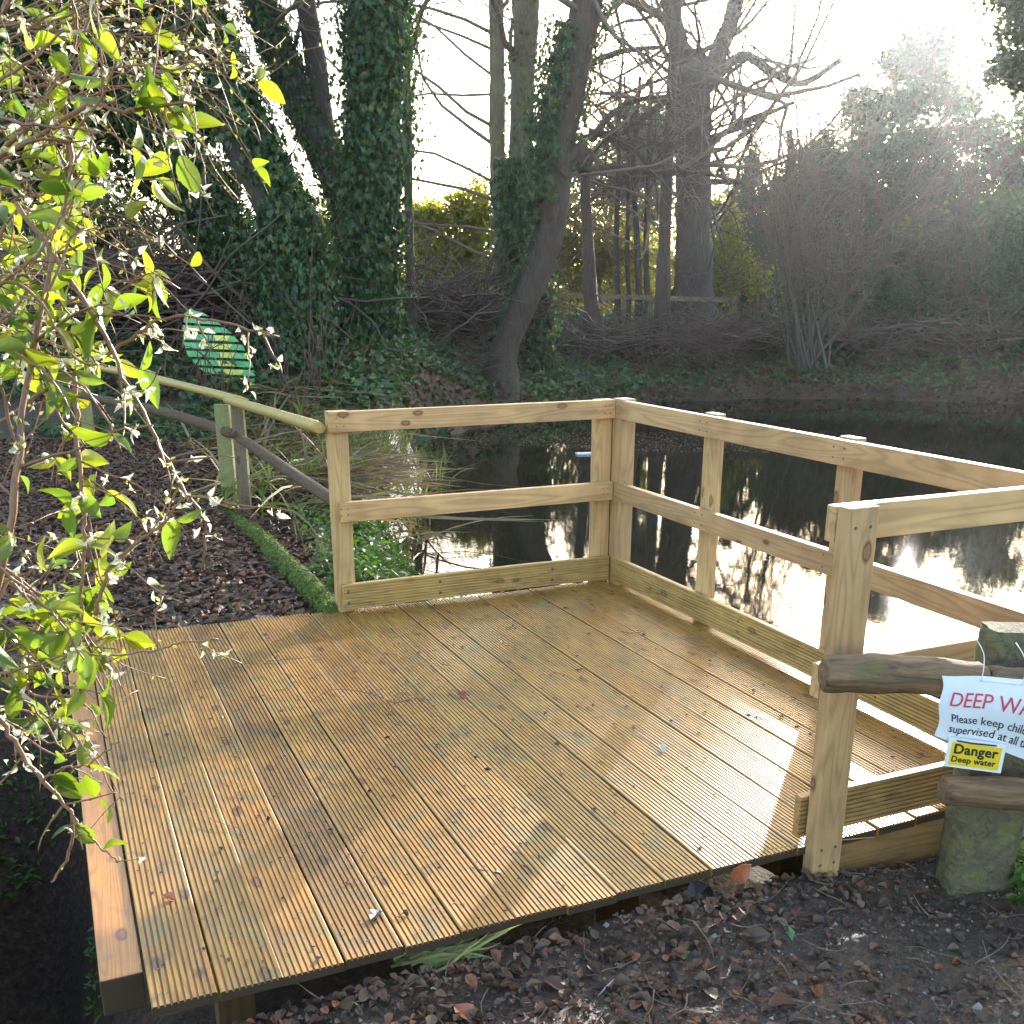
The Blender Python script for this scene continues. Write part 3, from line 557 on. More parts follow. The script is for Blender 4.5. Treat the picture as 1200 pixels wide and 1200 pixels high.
# shrubs behind the fence and beyond the left trunks
def shrub(name, label, Y, bls, n, size, mat, x, y, tm='dia', tight=.2, clumps=34, twigs=9, L=1.6, cat='shrub'):
    base = at(x, y, Y); root = thing(name, label, cat, base); tw = Acc()
    for k in range(twigs):
        c, r_ = bls[k % len(bls)]; tgt = c+RNG.normal(0, .5, 3)*np.array(r_); b0 = base+RNG.normal(0, .3, 3)*np.array([1.5, 1, 0]); d = tgt-b0; grow(tw, b0, d, np.linalg.norm(d), .03, 1, 3, .6, .1, (6, 6, 4), .02, .006)
    put(tw, 'branches', M['twig'], root, base); lf = Acc()
    for c, r_ in bls: blob_leaves(lf, c, r_, int(n/len(bls)), size, tm, clumps, tight)
    put(lf, 'foliage', M[mat], root, base)
shrub('laurel_shrub', 'yellow-green sunlit shrub between the big ivy trunk and the middle trees', 27, [bl(505, 300, 27, 1.0, 1.0), bl(535, 275, 27, .9, .9), bl(560, 310, 27, .9, .9), bl(520, 330, 27, 1.3, .5), bl(555, 250, 27, .6, .7), bl(495, 262, 27, .6, .5)], 13000, (.08, .16), 'yellow_leaf', 530, 350)
shrub('olive_thicket_shrub', 'olive twiggy thicket behind the snag trunk and left end of the fence', 30, [bl(660, 310, 30, 1.2, 1.1), bl(700, 280, 30, 1.2, 1.3), bl(735, 310, 30, 1.2, 1.0), bl(640, 260, 31, .9, .9)], 6500, (.09, .17), 'olive_leaf', 695, 355, tight=.26, twigs=18)
shrub('feathery_evergreen_shrub', 'tall feathery grey-green evergreen behind the saplings left of the oak', 36, [bl(735, 230, 36, 1.8, 1.6), bl(765, 180, 36, 1.4, 1.4), bl(700, 215, 36, 1.4, 1.3), bl(750, 290, 36, 2., 1.4), bl(745, 150, 36, .9, .8)], 15000, (.16, .30), 'conifer', 745, 350, 'needle')
shrub('yellow_shrub', 'bright yellow-green shrub right of the oak in front of the conifer', 31, [bl(845, 300, 31, .8, .8), bl(850, 260, 31, .6, .7), bl(870, 325, 31, 1., .5)], 5000, (.08, .15), 'yellow_leaf', 850, 350)
shrub('hazel_shrub', 'yellow-green shrub seen between the leaning left trunks and the big ivy trunk', 22, [bl(385, 280, 22, .6, .8), bl(370, 320, 22, .9, .6), bl(345, 345, 22, 1., .5), bl(400, 330, 22, .7, .6)], 8000, (.07, .14), 'yellow_leaf', 380, 360)
shrub('dark_holly_shrub', 'dark holly bush behind the brushwood at the far left', 17, [bl(60, 250, 17, 1.6, 1.3), bl(-40, 200, 17, 1.8, 1.8), bl(160, 300, 17, 1.3, .9), bl(-100, 330, 16, 1.6, 1.3), bl(250, 330, 17, 1., .6)], 16000, (.07, .13), 'dark_leaf', 60, 380)
shrub('dark_laurel_shrub', 'dark blue-green bush on the far bank below the sun', 25.5, [bl(1020, 335, 25.5, 1.3, .8), bl(1075, 300, 26, 1.3, 1.1), bl(1060, 370, 25, 1.4, .6), bl(1110, 350, 25.5, 1.2, .8)], 11000, (.08, .15), 'dark_leaf', 1060, 405)
shrub('dark_laurel_shrub', 'dark green bush at the right edge of the far bank', 25, [bl(1160, 320, 25, 1.3, 1.), bl(1200, 280, 25.5, 1.2, 1.3), bl(1180, 375, 24.5, 1.4, .6), bl(1230, 330, 25, 1.4, 1.2)], 11000, (.08, .15), 'dark_leaf', 1180, 405)
shrub('low_bank_shrub', 'low dark shrub left of the dark bushes, between the two groups of bare stems', 25, [bl(965, 350, 25.5, .9, .8), bl(985, 385, 25, 1.0, .5), bl(900, 385, 25, .9, .4)], 6000, (.07, .13), 'dark_leaf', 960, 405)
# far woodland and trees outside the frame that the water mirrors
def farwood():
    ac = Acc()
    for k in range(60):
        x = RNG.uniform(-50, 60); y = RNG.uniform(62, 100); h = RNG.uniform(4, 8) if abs(x+6) < 10 else RNG.uniform(6, 12); base = np.array([x, y, .4]); P, d = wander(base, (0, 0, 1), h*.7, 6, .04); ac.tube(P, np.linspace(.22, .1, 7), 5, cap=False)
        for j in range(6): grow(ac, P[RNG.integers(2, 7)], d+RNG.normal(0, .7, 3), h*.35, .07, 1, 3, .8, .15, (5, 5, 4), .05, .025)
    return ac
tag(put(farwood(), 'far_woodland', M['twig']), 'distant bare woodland reading as one twiggy mass behind the pond trees', 'woodland', kind='stuff')
ug = Acc()
for k in range(90):
    x = RNG.uniform(-9, 26); y = RNG.uniform(36, 52); h = RNG.uniform(.8, 2.6) if x < 1 else RNG.uniform(1.5, 4.5); blob_leaves(ug, (x, y, .5+h*.45), (RNG.uniform(1.4, 2.4), 1.2, h*.62), 620, (.13, .26), 'dia', 12, .28)
tag(put(ug, 'woodland_undergrowth', M['olive_leaf']), 'olive green undergrowth closing the view beyond the fence', 'undergrowth', kind='stuff')
# ------------------------------------------------------------------ far rail fence on the bank
fp0 = at(632, 345, 27.); fp1 = at(862, 352, 27.)
fe = thing('rail_fence', 'low wooden rail fence on top of the far bank in front of the oak', 'fence', (fp0+fp1)/2)
fo = np.array(fe.location)
bar('rail', fp0-fo, fp1-fo, .06, .11, M['grey_wood'], fe)
for x in (640, 732, 763, 862):
    p = at(x, 349, 27.05)-fo; bar('post', p+np.array([0, .05, .05]), p+np.array([0, .05, -1.1]), .11, .09, M['grey_wood'], fe)
# ------------------------------------------------------------------ old log fence with the signs (front right)
fx = thing('log_fence', 'old log fence with mossy square post at the right edge, in front of the platform', 'fence', (1.36, 2.67, -.14)); FO = np.array(fx.location)
def rough_box(name, p0, p1, w, h, mat, parent, n=14, jit=.004, m=6):
    p0, p1 = np.array(p0, float), np.array(p1, float); L = np.linalg.norm(p1-p0); ac = Acc(); base = []
    for s, (cx_, cy_) in enumerate(((-1, -1), (1, -1), (1, 1), (-1, 1))):
        nx_, ny_ = ((-1, -1), (1, -1), (1, 1), (-1, 1))[(s+1) % 4]
        for q in range(m): t = q/m; base.append(((cx_*(1-t)+nx_*t)*w/2, (cy_*(1-t)+ny_*t)*h/2))
    base = np.array(base); c = 1-.035*(np.abs(base[:, 0]) > w*.48)*(np.abs(base[:, 1]) > h*.48); base *= c[:, None]; k = len(base); X = np.linspace(-L/2, L/2, n); prof = RNG.normal(0, jit*.6, k)
    V = []
    for x in X:
        r_ = 1+(prof+RNG.normal(0, jit*.35, k))/max(w, h)*2; V.append(np.stack([np.full(k, x), base[:, 0]*r_, base[:, 1]*r_], -1))
    i = np.arange(n-1)[:, None]*k; j = np.arange(k)[None]; j2 = (j+1) % k; ac.add(np.concatenate(V), np.stack([i+j, i+j2, i+k+j2, i+k+j], -1).reshape(-1, 4), True)
    for ring, cc in ((np.arange(k)[::-1], (-L/2-.001, 0, 0)), (np.arange(k)+(n-1)*k, (L/2+.001, 0, 0))):
        ac.v.append(np.array([cc])); ci = ac.n; ac.n += 1; ac.f.append(np.stack([ring, np.roll(ring, -1), np.full(k, ci)], -1)); ac.smooth.append(np.full(k, False))
    o = link(name, ac.mesh(name), mat, parent); x = Vector(p1-p0).normalized(); ref = Vector((0, 0, 1)) if abs(x.z) < .9 else Vector((0, 1, 0)); y = ref.cross(x).normalized(); z = x.cross(y)
    o.matrix_local = Matrix.Translation((p0+p1)/2) @ Matrix((x, y, z)).transposed().to_4x4(); return o
def rough_log(name, P, rad, mat, parent, sides=18, n=26, rough=.035, ecc=1.):
    P = smoothpath(P, n); c = P.mean(0); rad = np.interp(np.linspace(0, 1, n), np.linspace(0, 1, len(rad)), rad); ac = Acc(); T = nrmz(P[-1]-P[0]); rd = RNG.normal(0, rough, sides); A = nrmz(np.cross(T, (0, 0, 1.))); B = np.cross(A, T)
    rr = rad.copy(); rr[0] *= .86; rr[-1] *= .86; V = []
    for k in range(n):
        rk = rr[k]*(1+rd+RNG.normal(0, rough*.35, sides)+.04*math.sin(k*.8)); an = np.arange(sides)*2*math.pi/sides; V.append(P[k]+A*(np.cos(an)*rk)[:, None]+B*(np.sin(an)*rk*ecc)[:, None])
    loc = Matrix((Vector(T), Vector(A), Vector(B))).transposed().to_4x4(); i = np.arange(n-1)[:, None]*sides; j = np.arange(sides)[None]; j2 = (j+1) % sides
    ac.add(np.concatenate(V), np.stack([i+j, i+j2, i+sides+j2, i+sides+j], -1).reshape(-1, 4), True)
    for ring, cc in ((np.arange(sides)[::-1], P[0]-T*.004), (np.arange(sides)+(n-1)*sides, P[-1]+T*.004)):
        ac.v.append(np.array([cc])); ci = ac.n; ac.n += 1; ac.f.append(np.stack([ring, np.roll(ring, -1), np.full(sides, ci)], -1)); ac.smooth.append(np.full(sides, False))
    me = ac.mesh(name); mt = Matrix.Translation(Vector(c)) @ loc; me.transform(mt.inverted()); o = link(name, me, mat, parent)
    o.matrix_local = (Matrix.Translation(-Vector(parent.location)) @ mt) if parent else mt; return o
rough_box('post', (0.0, .05, -.35), (0.035, .05, .805), .185, .10, M['mossy_post'], fx, 30, .0035)
LY = 2.56
rough_box('post', (.66, .05, -.5), (.67, .05, .80), .17, .10, M['mossy_post'], fx, 30, .0035)
rough_log('log_rail', [at(964, 790, LY), at(1050, 790, LY), at(1153, 797, LY)], [.048, .053, .050, .045], M['log'], fx, ecc=.98)
rough_log('log_rail', [at(1155, 800, LY), at(1240, 806, LY), at(1420, 815, LY)], [.046, .050, .052], M['log'], fx)
rough_log('log_rail', [at(1104, 925, LY+.0), at(1200, 930, LY), at(1420, 938, LY)], [.040, .046, .050], M['log'], fx)
# signs
def textmesh(body, size, mat, name, parent, fn, offset=0., spacing=1.):
    cu = bpy.data.curves.new(name, 'FONT'); cu.body = body; cu.size = size; cu.offset = offset; cu.space_character = spacing; cu.extrude = .0004; cu.resolution_u = 3
    ob = bpy.data.objects.new(name, cu); C.objects.link(ob); dg = bpy.context.evaluated_depsgraph_get(); me = bpy.data.meshes.new_from_object(ob.evaluated_get(dg)); bpy.data.objects.remove(ob)
    bm = bmesh.new(); bm.from_mesh(me)
    for _ in range(2):
        es = [e for e in bm.edges if e.calc_length() > .012]
        if es: bmesh.ops.subdivide_edges(bm, edges=es, cuts=1)
    for v in bm.verts: v.co = Vector(fn(v.co.x, v.co.y, v.co.z))
    bm.to_mesh(me); bm.free(); me.name = name; return link(name, me, mat, parent)
SY = LY-.062     # plane of the paper, in front of the log
s_tl = at(1103, 791, SY); px2m = (at(1203, 791, SY)-at(1103, 791, SY))[0]/100
PW, PH = .352, 0.172
paper = thing('paper_notice', 'white paper notice reading DEEP WATER in red, tied to the upper log with string', 'notice', s_tl)
def pf(u, v, z=0.):    # u right, v down (metres) -> local, with the sag and curl of damp paper
    t = u/.262; dz = -v-.012*t-.060*t*(v/PH)*1.0-.006*math.sin(t*7)*(v/PH); xx = u*.995+.012*(v/PH)*(1-t)*1.0+.004*math.sin(v*60)*(1-t)
    yy = -.006*math.sin(t*9.+1)-.010*math.sin(v*28)*(.4+t)+.012*(v/PH)**2-z
    return (xx, yy, dz)
ac = Acc(); nu, nv = 34, 24; VV = [pf(PW*i_/nu, PH*j_/nv) for j_ in range(nv+1) for i_ in range(nu+1)]; ii = (np.arange(nv)[:, None]*(nu+1)+np.arange(nu)[None]).ravel()
ac.add(VV, np.stack([ii, ii+nu+1, ii+nu+2, ii+1], -1), True); put(ac, 'sheet', M['paper'], paper)
textmesh('DEEP WATER', .052, M['red_ink'], 'writing', paper, lambda x, y, z: pf(x+.024, .075-y, z+.0012), 0., .98)
textmesh('Please keep children', .031, M['black_ink'], 'writing', paper, lambda x, y, z: pf(x+.033, .118-y, z+.0012))
textmesh('supervised at all times', .031, M['black_ink'], 'writing', paper, lambda x, y, z: pf(x+.030, .148-y, z+.0012))
st = Acc()
hx = [(.103, .010), (.205, .012)]
for (u, v) in hx:
    p = np.array(pf(u, v, .003)); st.tube(smoothpath([p, p+np.array([.004, .004, .03]), p+np.array([.010, .03, .065]), p+np.array([.012, .09, .085])], 10), .0013, 5)
st.tube([np.array(pf(.103+.0102*k, .010, .004)) for k in range(11)], .0012, 5)
put(st, 'string', M['string'], paper)
d_tl = at(1112, 863, LY-.052); dng = thing('danger_sign', 'small yellow plate reading Danger Deep water on the log fence below the paper', 'sign', d_tl, 0)
DW, DH = .153, .083
def df(u, v, z=0.): return (u-.004*v/DH, -.004-z, -v-.14*u)
def plate(name, u0, v0, u1, v1, z0, z1, mat):
    ac = Acc(); ac.add([df(u0, v0, z1), df(u1, v0, z1), df(u1, v1, z1), df(u0, v1, z1), df(u0, v0, z0), df(u1, v0, z0), df(u1, v1, z0), df(u0, v1, z0)], [[0, 3, 2, 1], [4, 5, 6, 7], [0, 1, 5, 4], [2, 3, 7, 6], [1, 2, 6, 5], [0, 4, 7, 3]]); return put(ac, name, mat, dng)
plate('plate', 0, 0, DW, DH, -.003, 0, M['plate_white']); plate('face', .010, .012, DW-.010, DH-.007, .0, .0012, M['plate_yellow'])
textmesh('Danger', .038, M['black_ink'], 'writing', dng, lambda x, y, z: df(x+.016, .042-y, z+.0018), .0011, 1.05)
textmesh('Deep water', .0235, M['black_ink'], 'writing', dng, lambda x, y, z: df(x+.014, .066-y, z+.0018), .0006, 1.05)
st = Acc(); st.tube([df(.02, .006, .004), df(.06, .008, .004), df(.125, .006, .004)], .0022, 5); put(st, 'tie', M['black_ink'], dng)
# ------------------------------------------------------------------ old pole fence on the left
yf = thing('pole_fence', 'old fence of yellow pole and blackened rails on green posts left of the platform', 'fence', (-1.98, 7.5, 0)); YO = np.array(yf.location)
J = gz(283, 607, 0.); 
pA = Lw(1.58, -.03, .925); jn = np.array([-1.97, 7.42, .83]); jn2 = np.array([-2.02, 7.55, .865])
rough_log('top_pole', [pA, (pA+jn)/2+np.array([0, 0, .004]), jn+np.array([-.03, .05, .0])], [.030, .031, .030], M['yellow_rail'], yf, 12, 16, .01)
far = at(150, 437, 9.3); rough_log('top_pole', [at(288, 471, 7.32), at(215, 452, 8.3), far, at(60, 420, 10.8)], [.030, .032, .034, .036], M['yellow_rail'], yf, 12, 20, .012)
rough_log('lower_rail', [at(396, 590, 5.45), at(345, 556, 6.3), at(290, 519, 7.3), at(276, 512, 7.5)], [.031, .036, .033, .026], M['dark_rail'], yf, 12, 18, .02)
rough_log('lower_rail', [at(278, 510, 7.45), at(200, 485, 8.4), at(130, 470, 9.4), at(60, 455, 10.8)], [.036, .04, .036, .04], M['dark_rail'], yf, 12, 18, .02)
def vpost(x, y0, y1, Y, w, mat=M['green_post']):
    p = at(x, y0, Y); q = p.copy(); q[2] = at(x, y1, Y)[2]; bar('post', p-YO-np.array([0, 0, .25]), q-YO, w, .06, mat, yf, .004)
vpost(271, 600, 474, 7.62, .105); vpost(289, 608, 476, 7.48, .085, M['grey_wood']); vpost(103, 500, 424, 10.1, .1); 
rough_log('dummy', [(0, 0, 0), (0, 1, 0)], [.1, .1], M['log'], None) if False else None
# mossy edging log along the path
ml = [gz(392, 722, -.02), gz(365, 690, -.0), gz(335, 662, .0), gz(300, 628, .0), gz(262, 604, .0)]
tag(rough_log('mossy_edging_log', ml, [.048, .058, .055, .05, .04], M['moss'], None, 14, 30, .05), 'bright moss-covered log edging the path, ending at the corner of the platform', 'log')
ml = [gz(262, 600, .0), gz(215, 585, .02), gz(165, 565, .03), gz(110, 545, .05)]
tag(rough_log('mossy_edging_log', ml, [.065, .07, .07, .06], M['moss'], None, 14, 24, .06), 'darker mossy log along the path beyond the pair of green posts', 'log')
mf = Acc()
for pts, r_ in (([gz(392, 722, -.02), gz(365, 690, -.0), gz(335, 662, .0), gz(300, 628, .0), gz(262, 604, .0)], .072), ([gz(262, 600, .0), gz(215, 585, .02), gz(165, 565, .03), gz(110, 545, .05)], .088)):
    Q = smoothpath(pts, 30); r_ *= .8; ivy_on(mf, Q, np.full(30, r_), 5200, (.010, .024), fluff=.006, tm='dia')
tag(put(mf, 'moss', M['moss_tuft']), 'bright green moss growing over the edging logs', 'moss', kind='stuff')
# ------------------------------------------------------------------ green slatted panel
sp = at(258, 452, 12.4); spn = thing('slatted_panel', 'leaf-shaped green slatted panel with a yellow painted patch, behind the pole fence', 'panel', sp)
SPY = 12.4; out = [(224, 362), (236, 364), (256, 377), (272, 390), (285, 405), (295, 423), (299, 440), (297, 449), (288, 453), (266, 453), (247, 442), (232, 432), (220, 418), (215, 402), (214, 385), (217, 368)]
def xr(y, poly):
    xs = []
    for (x0, y0), (x1, y1) in zip(poly, poly[1:]+poly[:1]):
        if (y0 <= y) != (y1 <= y): xs.append(x0+(x1-x0)*(y-y0)/(y1-y0))
    return (min(xs), max(xs)) if len(xs) > 1 else None
def slab(name, poly, y, th, mat, parent, org):
    P = [at(px_, py_, y)-org for px_, py_ in poly]; bm = bmesh.new(); f = [bm.verts.new(p) for p in P]; g = [bm.verts.new(p+np.array([0, th, 0])) for p in P]; n = len(P)
    bm.faces.new(f); bm.faces.new(g[::-1])
    for k_ in range(n): bm.faces.new((f[k_], g[k_], g[(k_+1) % n], f[(k_+1) % n]))
    bmesh.ops.recalc_face_normals(bm, faces=bm.faces[:]); me = bpy.data.meshes.new(name); bm.to_mesh(me); bm.free(); return link(name, me, mat, parent)
ys = np.linspace(362.5, 452.5, 10)
for k in range(9):
    ya, yb = ys[k], ys[k+1]-3.3; left = []; right = []
    for y in np.linspace(ya, yb, 4):
        r_ = xr(float(y), out)
        if r_: left.append((r_[0], y-1.5)); right.append((r_[1], y+1.5))
    slab('slat', left+right[::-1], SPY, .025, M['paint_green'], spn, sp)
    if 3 <= k <= 8:
        c = [0, 0, 0, (250, 270), (248, 272), (256, 276), (254, 278), (262, 286), (262, 290)][k] if k >= 3 else None
        r_ = xr(float((ya+yb)/2), out); x0, x1 = max(c[0], r_[0]+1), min(c[1], r_[1]-3); slab('painted_patch', [(x0, ya+.3), (x0+3, yb-.2), (x1-4, yb-.1), (x1, ya+.8)], SPY-.003, .003, M['paint_yellow'], spn, sp)
for x in (232, 272): slab('batten', [(x-2, 372 if x < 250 else 395), (x+2, 372 if x < 250 else 395), (x+2, 470), (x-2, 470)], SPY+.027, .04, M['dark_rail'], spn, sp)
# ------------------------------------------------------------------ ground cover and litter
def scat(n, box, cond=None):
    x = RNG.uniform(box[0], box[1], n); y = RNG.uniform(box[2], box[3], n); ok = sdf(x, y) > .02
    if cond is not None: ok &= cond(x, y)
    x, y = x[ok], y[ok]; return np.stack([x, y, terrain(x, y)], -1)
def undeck(x, y, m=0.):
    a_ = (x-O2[0])*U[0]+(y-O2[1])*U[1]; b_ = (x-O2[0])*V_[0]+(y-O2[1])*V_[1]; return (a_ > -.05-m) & (a_ < 2.83+m) & (b_ > -.1-m) & (b_ < 2.83+m)
lit = Acc()
P = scat(15000, (-1.3, 3.0, 1.0, 3.0), lambda x, y: (~undeck(x, y)) & (RNG.random(len(x)) < .30+.7*np.exp(-((x-.2)**2/.5+(y-2.1)**2/.25)))); lit.leaves(P+np.array([0, 0, .004]), np.array([0, 0, 1])+RNG.normal(0, .28, P.shape), .008+RNG.gamma(2., .0055, len(P)), 'litter', fold=.4)
P = scat(30000, (-7, -.6, 4.3, 10.5), lambda x, y: (~undeck(x, y)) & (y > 4.2) & (x < -.2*(y-4)-.75)); lit.leaves(P+np.array([0, 0, .006]), np.array([0, 0, 1])+RNG.normal(0, .26, P.shape), RNG.uniform(.025, .065, len(P)), 'litter', fold=.35)
P = scat(60000, (-5, 22, 12, 27), lambda x, y: (sdf(x, y) > .02) & ((sdf(x, y) < 2.5) | (RNG.random(len(x)) < .5))); lit.leaves(P+np.array([0, 0, .01]), np.array([0, -.2, 1])+RNG.normal(0, .5, P.shape), RNG.uniform(.05, .11, len(P)), 'litter', fold=.5)
na = 420; aa = RNG.uniform(.75, 2.55, na); bb_ = 2.86+np.abs(RNG.normal(0, .10, na)); xy = O2[None]+aa[:, None]*U+bb_[:, None]*V_; P = np.concatenate([xy, terrain(xy[:, 0], xy[:, 1])[:, None]+.008+RNG.random((na, 1))*.012], 1); lit.leaves(P, np.array([0, 0, 1])+RNG.normal(0, .3, P.shape), RNG.uniform(.012, .038, na), 'litter', fold=.35)
tag(put(lit, 'leaf_litter', M['litter']), 'wet brown fallen leaves strewn over the soil and path', 'leaf litter', kind='stuff')
cb = Acc(); P = scat(34000, (-1.2, 2.8, 1.2, 3.0), lambda x, y: ~undeck(x, y)); n = len(P); s_ = RNG.gamma(2., .0016, n)+.0012; oc = np.array([[1, 0, 0], [-1, 0, 0], [0, 1, 0], [0, -1, 0], [0, 0, .8], [0, 0, -.8]], float)
VV = P[:, None]+oc[None]*s_[:, None, None]*(1+RNG.normal(0, .28, (n, 6, 3))); ff = np.array([[0, 2, 4], [2, 1, 4], [1, 3, 4], [3, 0, 4], [2, 0, 5], [1, 2, 5], [3, 1, 5], [0, 3, 5]]); cb.add(VV.reshape(-1, 3), (ff[None]+(np.arange(n)*6)[:, None, None]).reshape(-1, 3))
tag(put(cb, 'soil_crumbs', M['crumb']), 'crumbs of dark soil and pale grit on the bare foreground soil', 'soil', kind='stuff')
tg = Acc()
for p in scat(420, (-1.2, 2.8, 1.2, 3.0), lambda x, y: ~undeck(x, y)):
    an = RNG.uniform(0, 6.28); Q, _ = wander(p+np.array([0, 0, .012]), (math.cos(an), math.sin(an), .08), RNG.uniform(.04, .22), 5, .25); tg.tube(Q, np.linspace(.0018, .0008, 6)*RNG.uniform(.6, 1.5), 4)
for p in scat(420, (-5.5, -.7, 4.4, 10), lambda x, y: ~undeck(x, y)):
    an = RNG.uniform(0, 6.28); Q, _ = wander(p+np.array([0, 0, .02]), (math.cos(an), math.sin(an), .1), RNG.uniform(.1, .6), 6, .2); tg.tube(Q, np.linspace(.003, .0015, 7)*RNG.uniform(.6, 1.5), 4)
tag(put(tg, 'fallen_twigs', M['twig']), 'thin fallen twigs scattered on the soil', 'twigs', kind='stuff')
iv = Acc()
P = scat(95000, (-7, 22, 12.0, 27), lambda x, y: ((wob(x, y, .9, 3, 6) > -.9+.6*(sdf(x, y) < 1.2)) | (x < 2.5)) & (sdf(x, y) > .03) & (x < 21) & ((x < 2.5) | (RNG.random(len(x)) < .3))); h_ = np.abs(RNG.normal(0, .10, len(P))); P[:, 2] += h_+.02; iv.leaves(P, np.array([0, -.4, 1])+RNG.normal(0, .55, P.shape), RNG.uniform(.06, .12, len(P)), 'ivy')
P = scat(15000, (-6.5, -1., 8, 13), lambda x, y: wob(x, y, 1.2, 9, 6) > -.2); P[:, 2] += np.abs(RNG.normal(0, .05, len(P)))+.01; iv.leaves(P, np.array([0, -.2, 1])+RNG.normal(0, .5, P.shape), RNG.uniform(.04, .08, len(P)), 'ivy')
tag(put(iv, 'ivy_ground_cover', M['ivy_ground']), 'ivy and creeping green leaves covering the far bank', 'ground cover', kind='stuff')
hb = Acc()
def herbs(n, box, cond, s, h=.05, tm='oval'):
    P = scat(n, box, cond); P[:, 2] += np.abs(RNG.normal(0, h, len(P)))+.01; hb.leaves(P, np.array([0, 0, 1])+RNG.normal(0, .45, P.shape), RNG.uniform(*s, len(P)), tm)
herbs(1500, (-1.1, -.3, 5.6, 7.2), lambda x, y: ~undeck(x, y, .05), (.04, .075), .09)
herbs(4200, (-1.5, .1, 5.6, 9.5), lambda x, y: (~undeck(x, y, .05)) & (x > -.28*(y-5.2)-.95) & (wob(x, y, 3, 2, 5) > -.3), (.03, .06), .05)
herbs(1300, (-4.5, -1, 6.5, 10), lambda x, y: wob(x, y, 2, 14, 6) > .6, (.03, .06), .03)
herbs(9000, (-2.8, -1.3, 1.6, 4.2), lambda x, y: wob(x, y, 4, 14, 6) > -.2, (.018, .04), .035)
herbs(900, (1.45, 2.3, 2.55, 2.95), None, (.03, .06), .05)
herbs(90, (-.8, 2.4, 1.5, 2.8), lambda x, y: ~undeck(x, y), (.012, .025), .01)
tag(put(hb, 'green_herbs', M['herb']), 'small bright green weeds between the path and the pond', 'weeds', kind='stuff')
def blades(acc, base, n, L, spread, w, lean=None, flat_=0., dr=1.):
    for k in range(n):
        b = base+RNG.normal(0, 1, 3)*np.array([spread, spread, 0.]); b[2] = tz(b[0], b[1]); d = np.array([RNG.normal(0, .35), RNG.normal(0, .35), 1.-flat_]); 
        if lean is not None: d = d+np.array(lean)
        d = nrmz(d); l_ = L*RNG.uniform(.6, 1.2); m = 6; t = np.linspace(0, 1, m)[:, None]; bend = nrmz(np.array([d[0], d[1], 0])+RNG.normal(0, .1, 3)*np.array([1, 1, 0])); C1 = b+d*l_*t+(bend*.5*l_-np.array([0, 0, .35*l_]))*t**2.2*dr*RNG.uniform(.2, 1.5)
        C1[:, 2] = np.maximum(C1[:, 2], b[2]+.015); sd = nrmz(np.cross(d, bend)+RNG.normal(0, .2, 3)); ww = w*RNG.uniform(.6, 1.3)*np.array([.8, 1, 1, .85, .55, .08])[:, None]; V = np.concatenate([C1-sd*ww, C1+sd*ww]); i = np.arange(m-1)
        acc.add(V, np.stack([i, i+1, i+1+m, i+m], -1))
rg = Acc(); rd = Acc()
for x, y, n_, L in ((425, 560, 90, .42), (455, 545, 90, .40), (485, 532, 60, .36), (410, 585, 40, .4), (445, 575, 40, .36), (500, 512, 40, .36), (395, 540, 50, .36), (330, 560, 30, .35), (350, 600, 30, .3)):
    blades(rg, gz(x, y, -.15), int(n_*.8), L*.95, .24, .0085, dr=.45); blades(rd, gz(x, y, -.15), n_//3, L*.9, .25, .009, dr=.8)
for x, y, n_ in ((320, 540, 150), (350, 555, 170), (380, 575, 150), (300, 520, 100), (340, 590, 120), (425, 590, 40), (370, 605, 50), (300, 560, 60)):
    blades(rd, gz(x, y, -.1), n_, .8, .35, .011, (.35, -.35, 0), .75)
for x, y in ((340, 575), (310, 600), (370, 540), (330, 620)): blades(rg, gz(x, y, -.1), 30, .6, .3, .010, (.3, -.3, 0), .6)
tag(put(rg, 'green_reeds', M['reed_green']), 'upright green and yellow reed blades at the pond edge behind the left railing', 'reeds', kind='stuff')
tag(put(rd, 'dead_reeds', M['reed_dead']), 'flattened heap of dead tan reed blades behind the pole fence', 'reeds', kind='stuff')
# brushwood on the banks
br = Acc()
def brush(n, p0, p1, Ls, r, zj=.35, flat_=.25):
    for k in range(n):
        t = RNG.random(); p = p0*(1-t)+p1*t+RNG.normal(0, 1, 3)*np.array([.2, .7, zj]); z0 = tz(p[0], p[1]); p[2] = max(p[2], z0+.03)
        Q, _ = wander(p, (RNG.normal(0, 1), RNG.normal(0, .5), RNG.normal(0, flat_)), RNG.uniform(*Ls), 6, .22); Q[:, 2] = np.maximum(Q[:, 2], z0-.05); br.tube(Q, np.linspace(r, r*.4, 7)*RNG.uniform(.5, 1.5), 4, cap=False)
brush(900, at(80, 345, 15.), at(330, 350, 15.), (.8, 2.5), .018, .22)
brush(500, at(480, 350, 20.), at(590, 372, 20.5), (.8, 2.2), .014, .25)
brush(420, at(690, 398, 23.6), at(860, 392, 23.6), (.8, 2.2), .014, .10, .12)
brush(300, at(850, 385, 23.8), at(1200, 388, 23.8), (.8, 2.4), .014, .18)
brush(160, at(520, 420, 19), at(560, 440, 18), (.5, 1.4), .007, .18)
tag(put(br, 'brushwood', M['brush']), 'long heaps of dead brushwood piled along the top of the banks', 'brushwood', kind='stuff')
bb = Acc()
for k in range(230):   # brambles and whips arching out of the banks
    x = RNG.uniform(150, 1200); Yb = RNG.uniform(12, 15) if x < 420 else RNG.uniform(19.5, 25); p = at(x, 400, Yb); p[2] = tz(p[0], p[1])
    L = RNG.uniform(.6, 1.9); Q, _ = wander(p, (RNG.normal(0, .6), RNG.normal(0, .3), 1), L, 9, .10, -.13); Q[:, 2] = np.maximum(Q[:, 2], p[2]); bb.tube(Q, np.linspace(.008, .003, 10)*RNG.uniform(.7, 1.4), 4, cap=False)
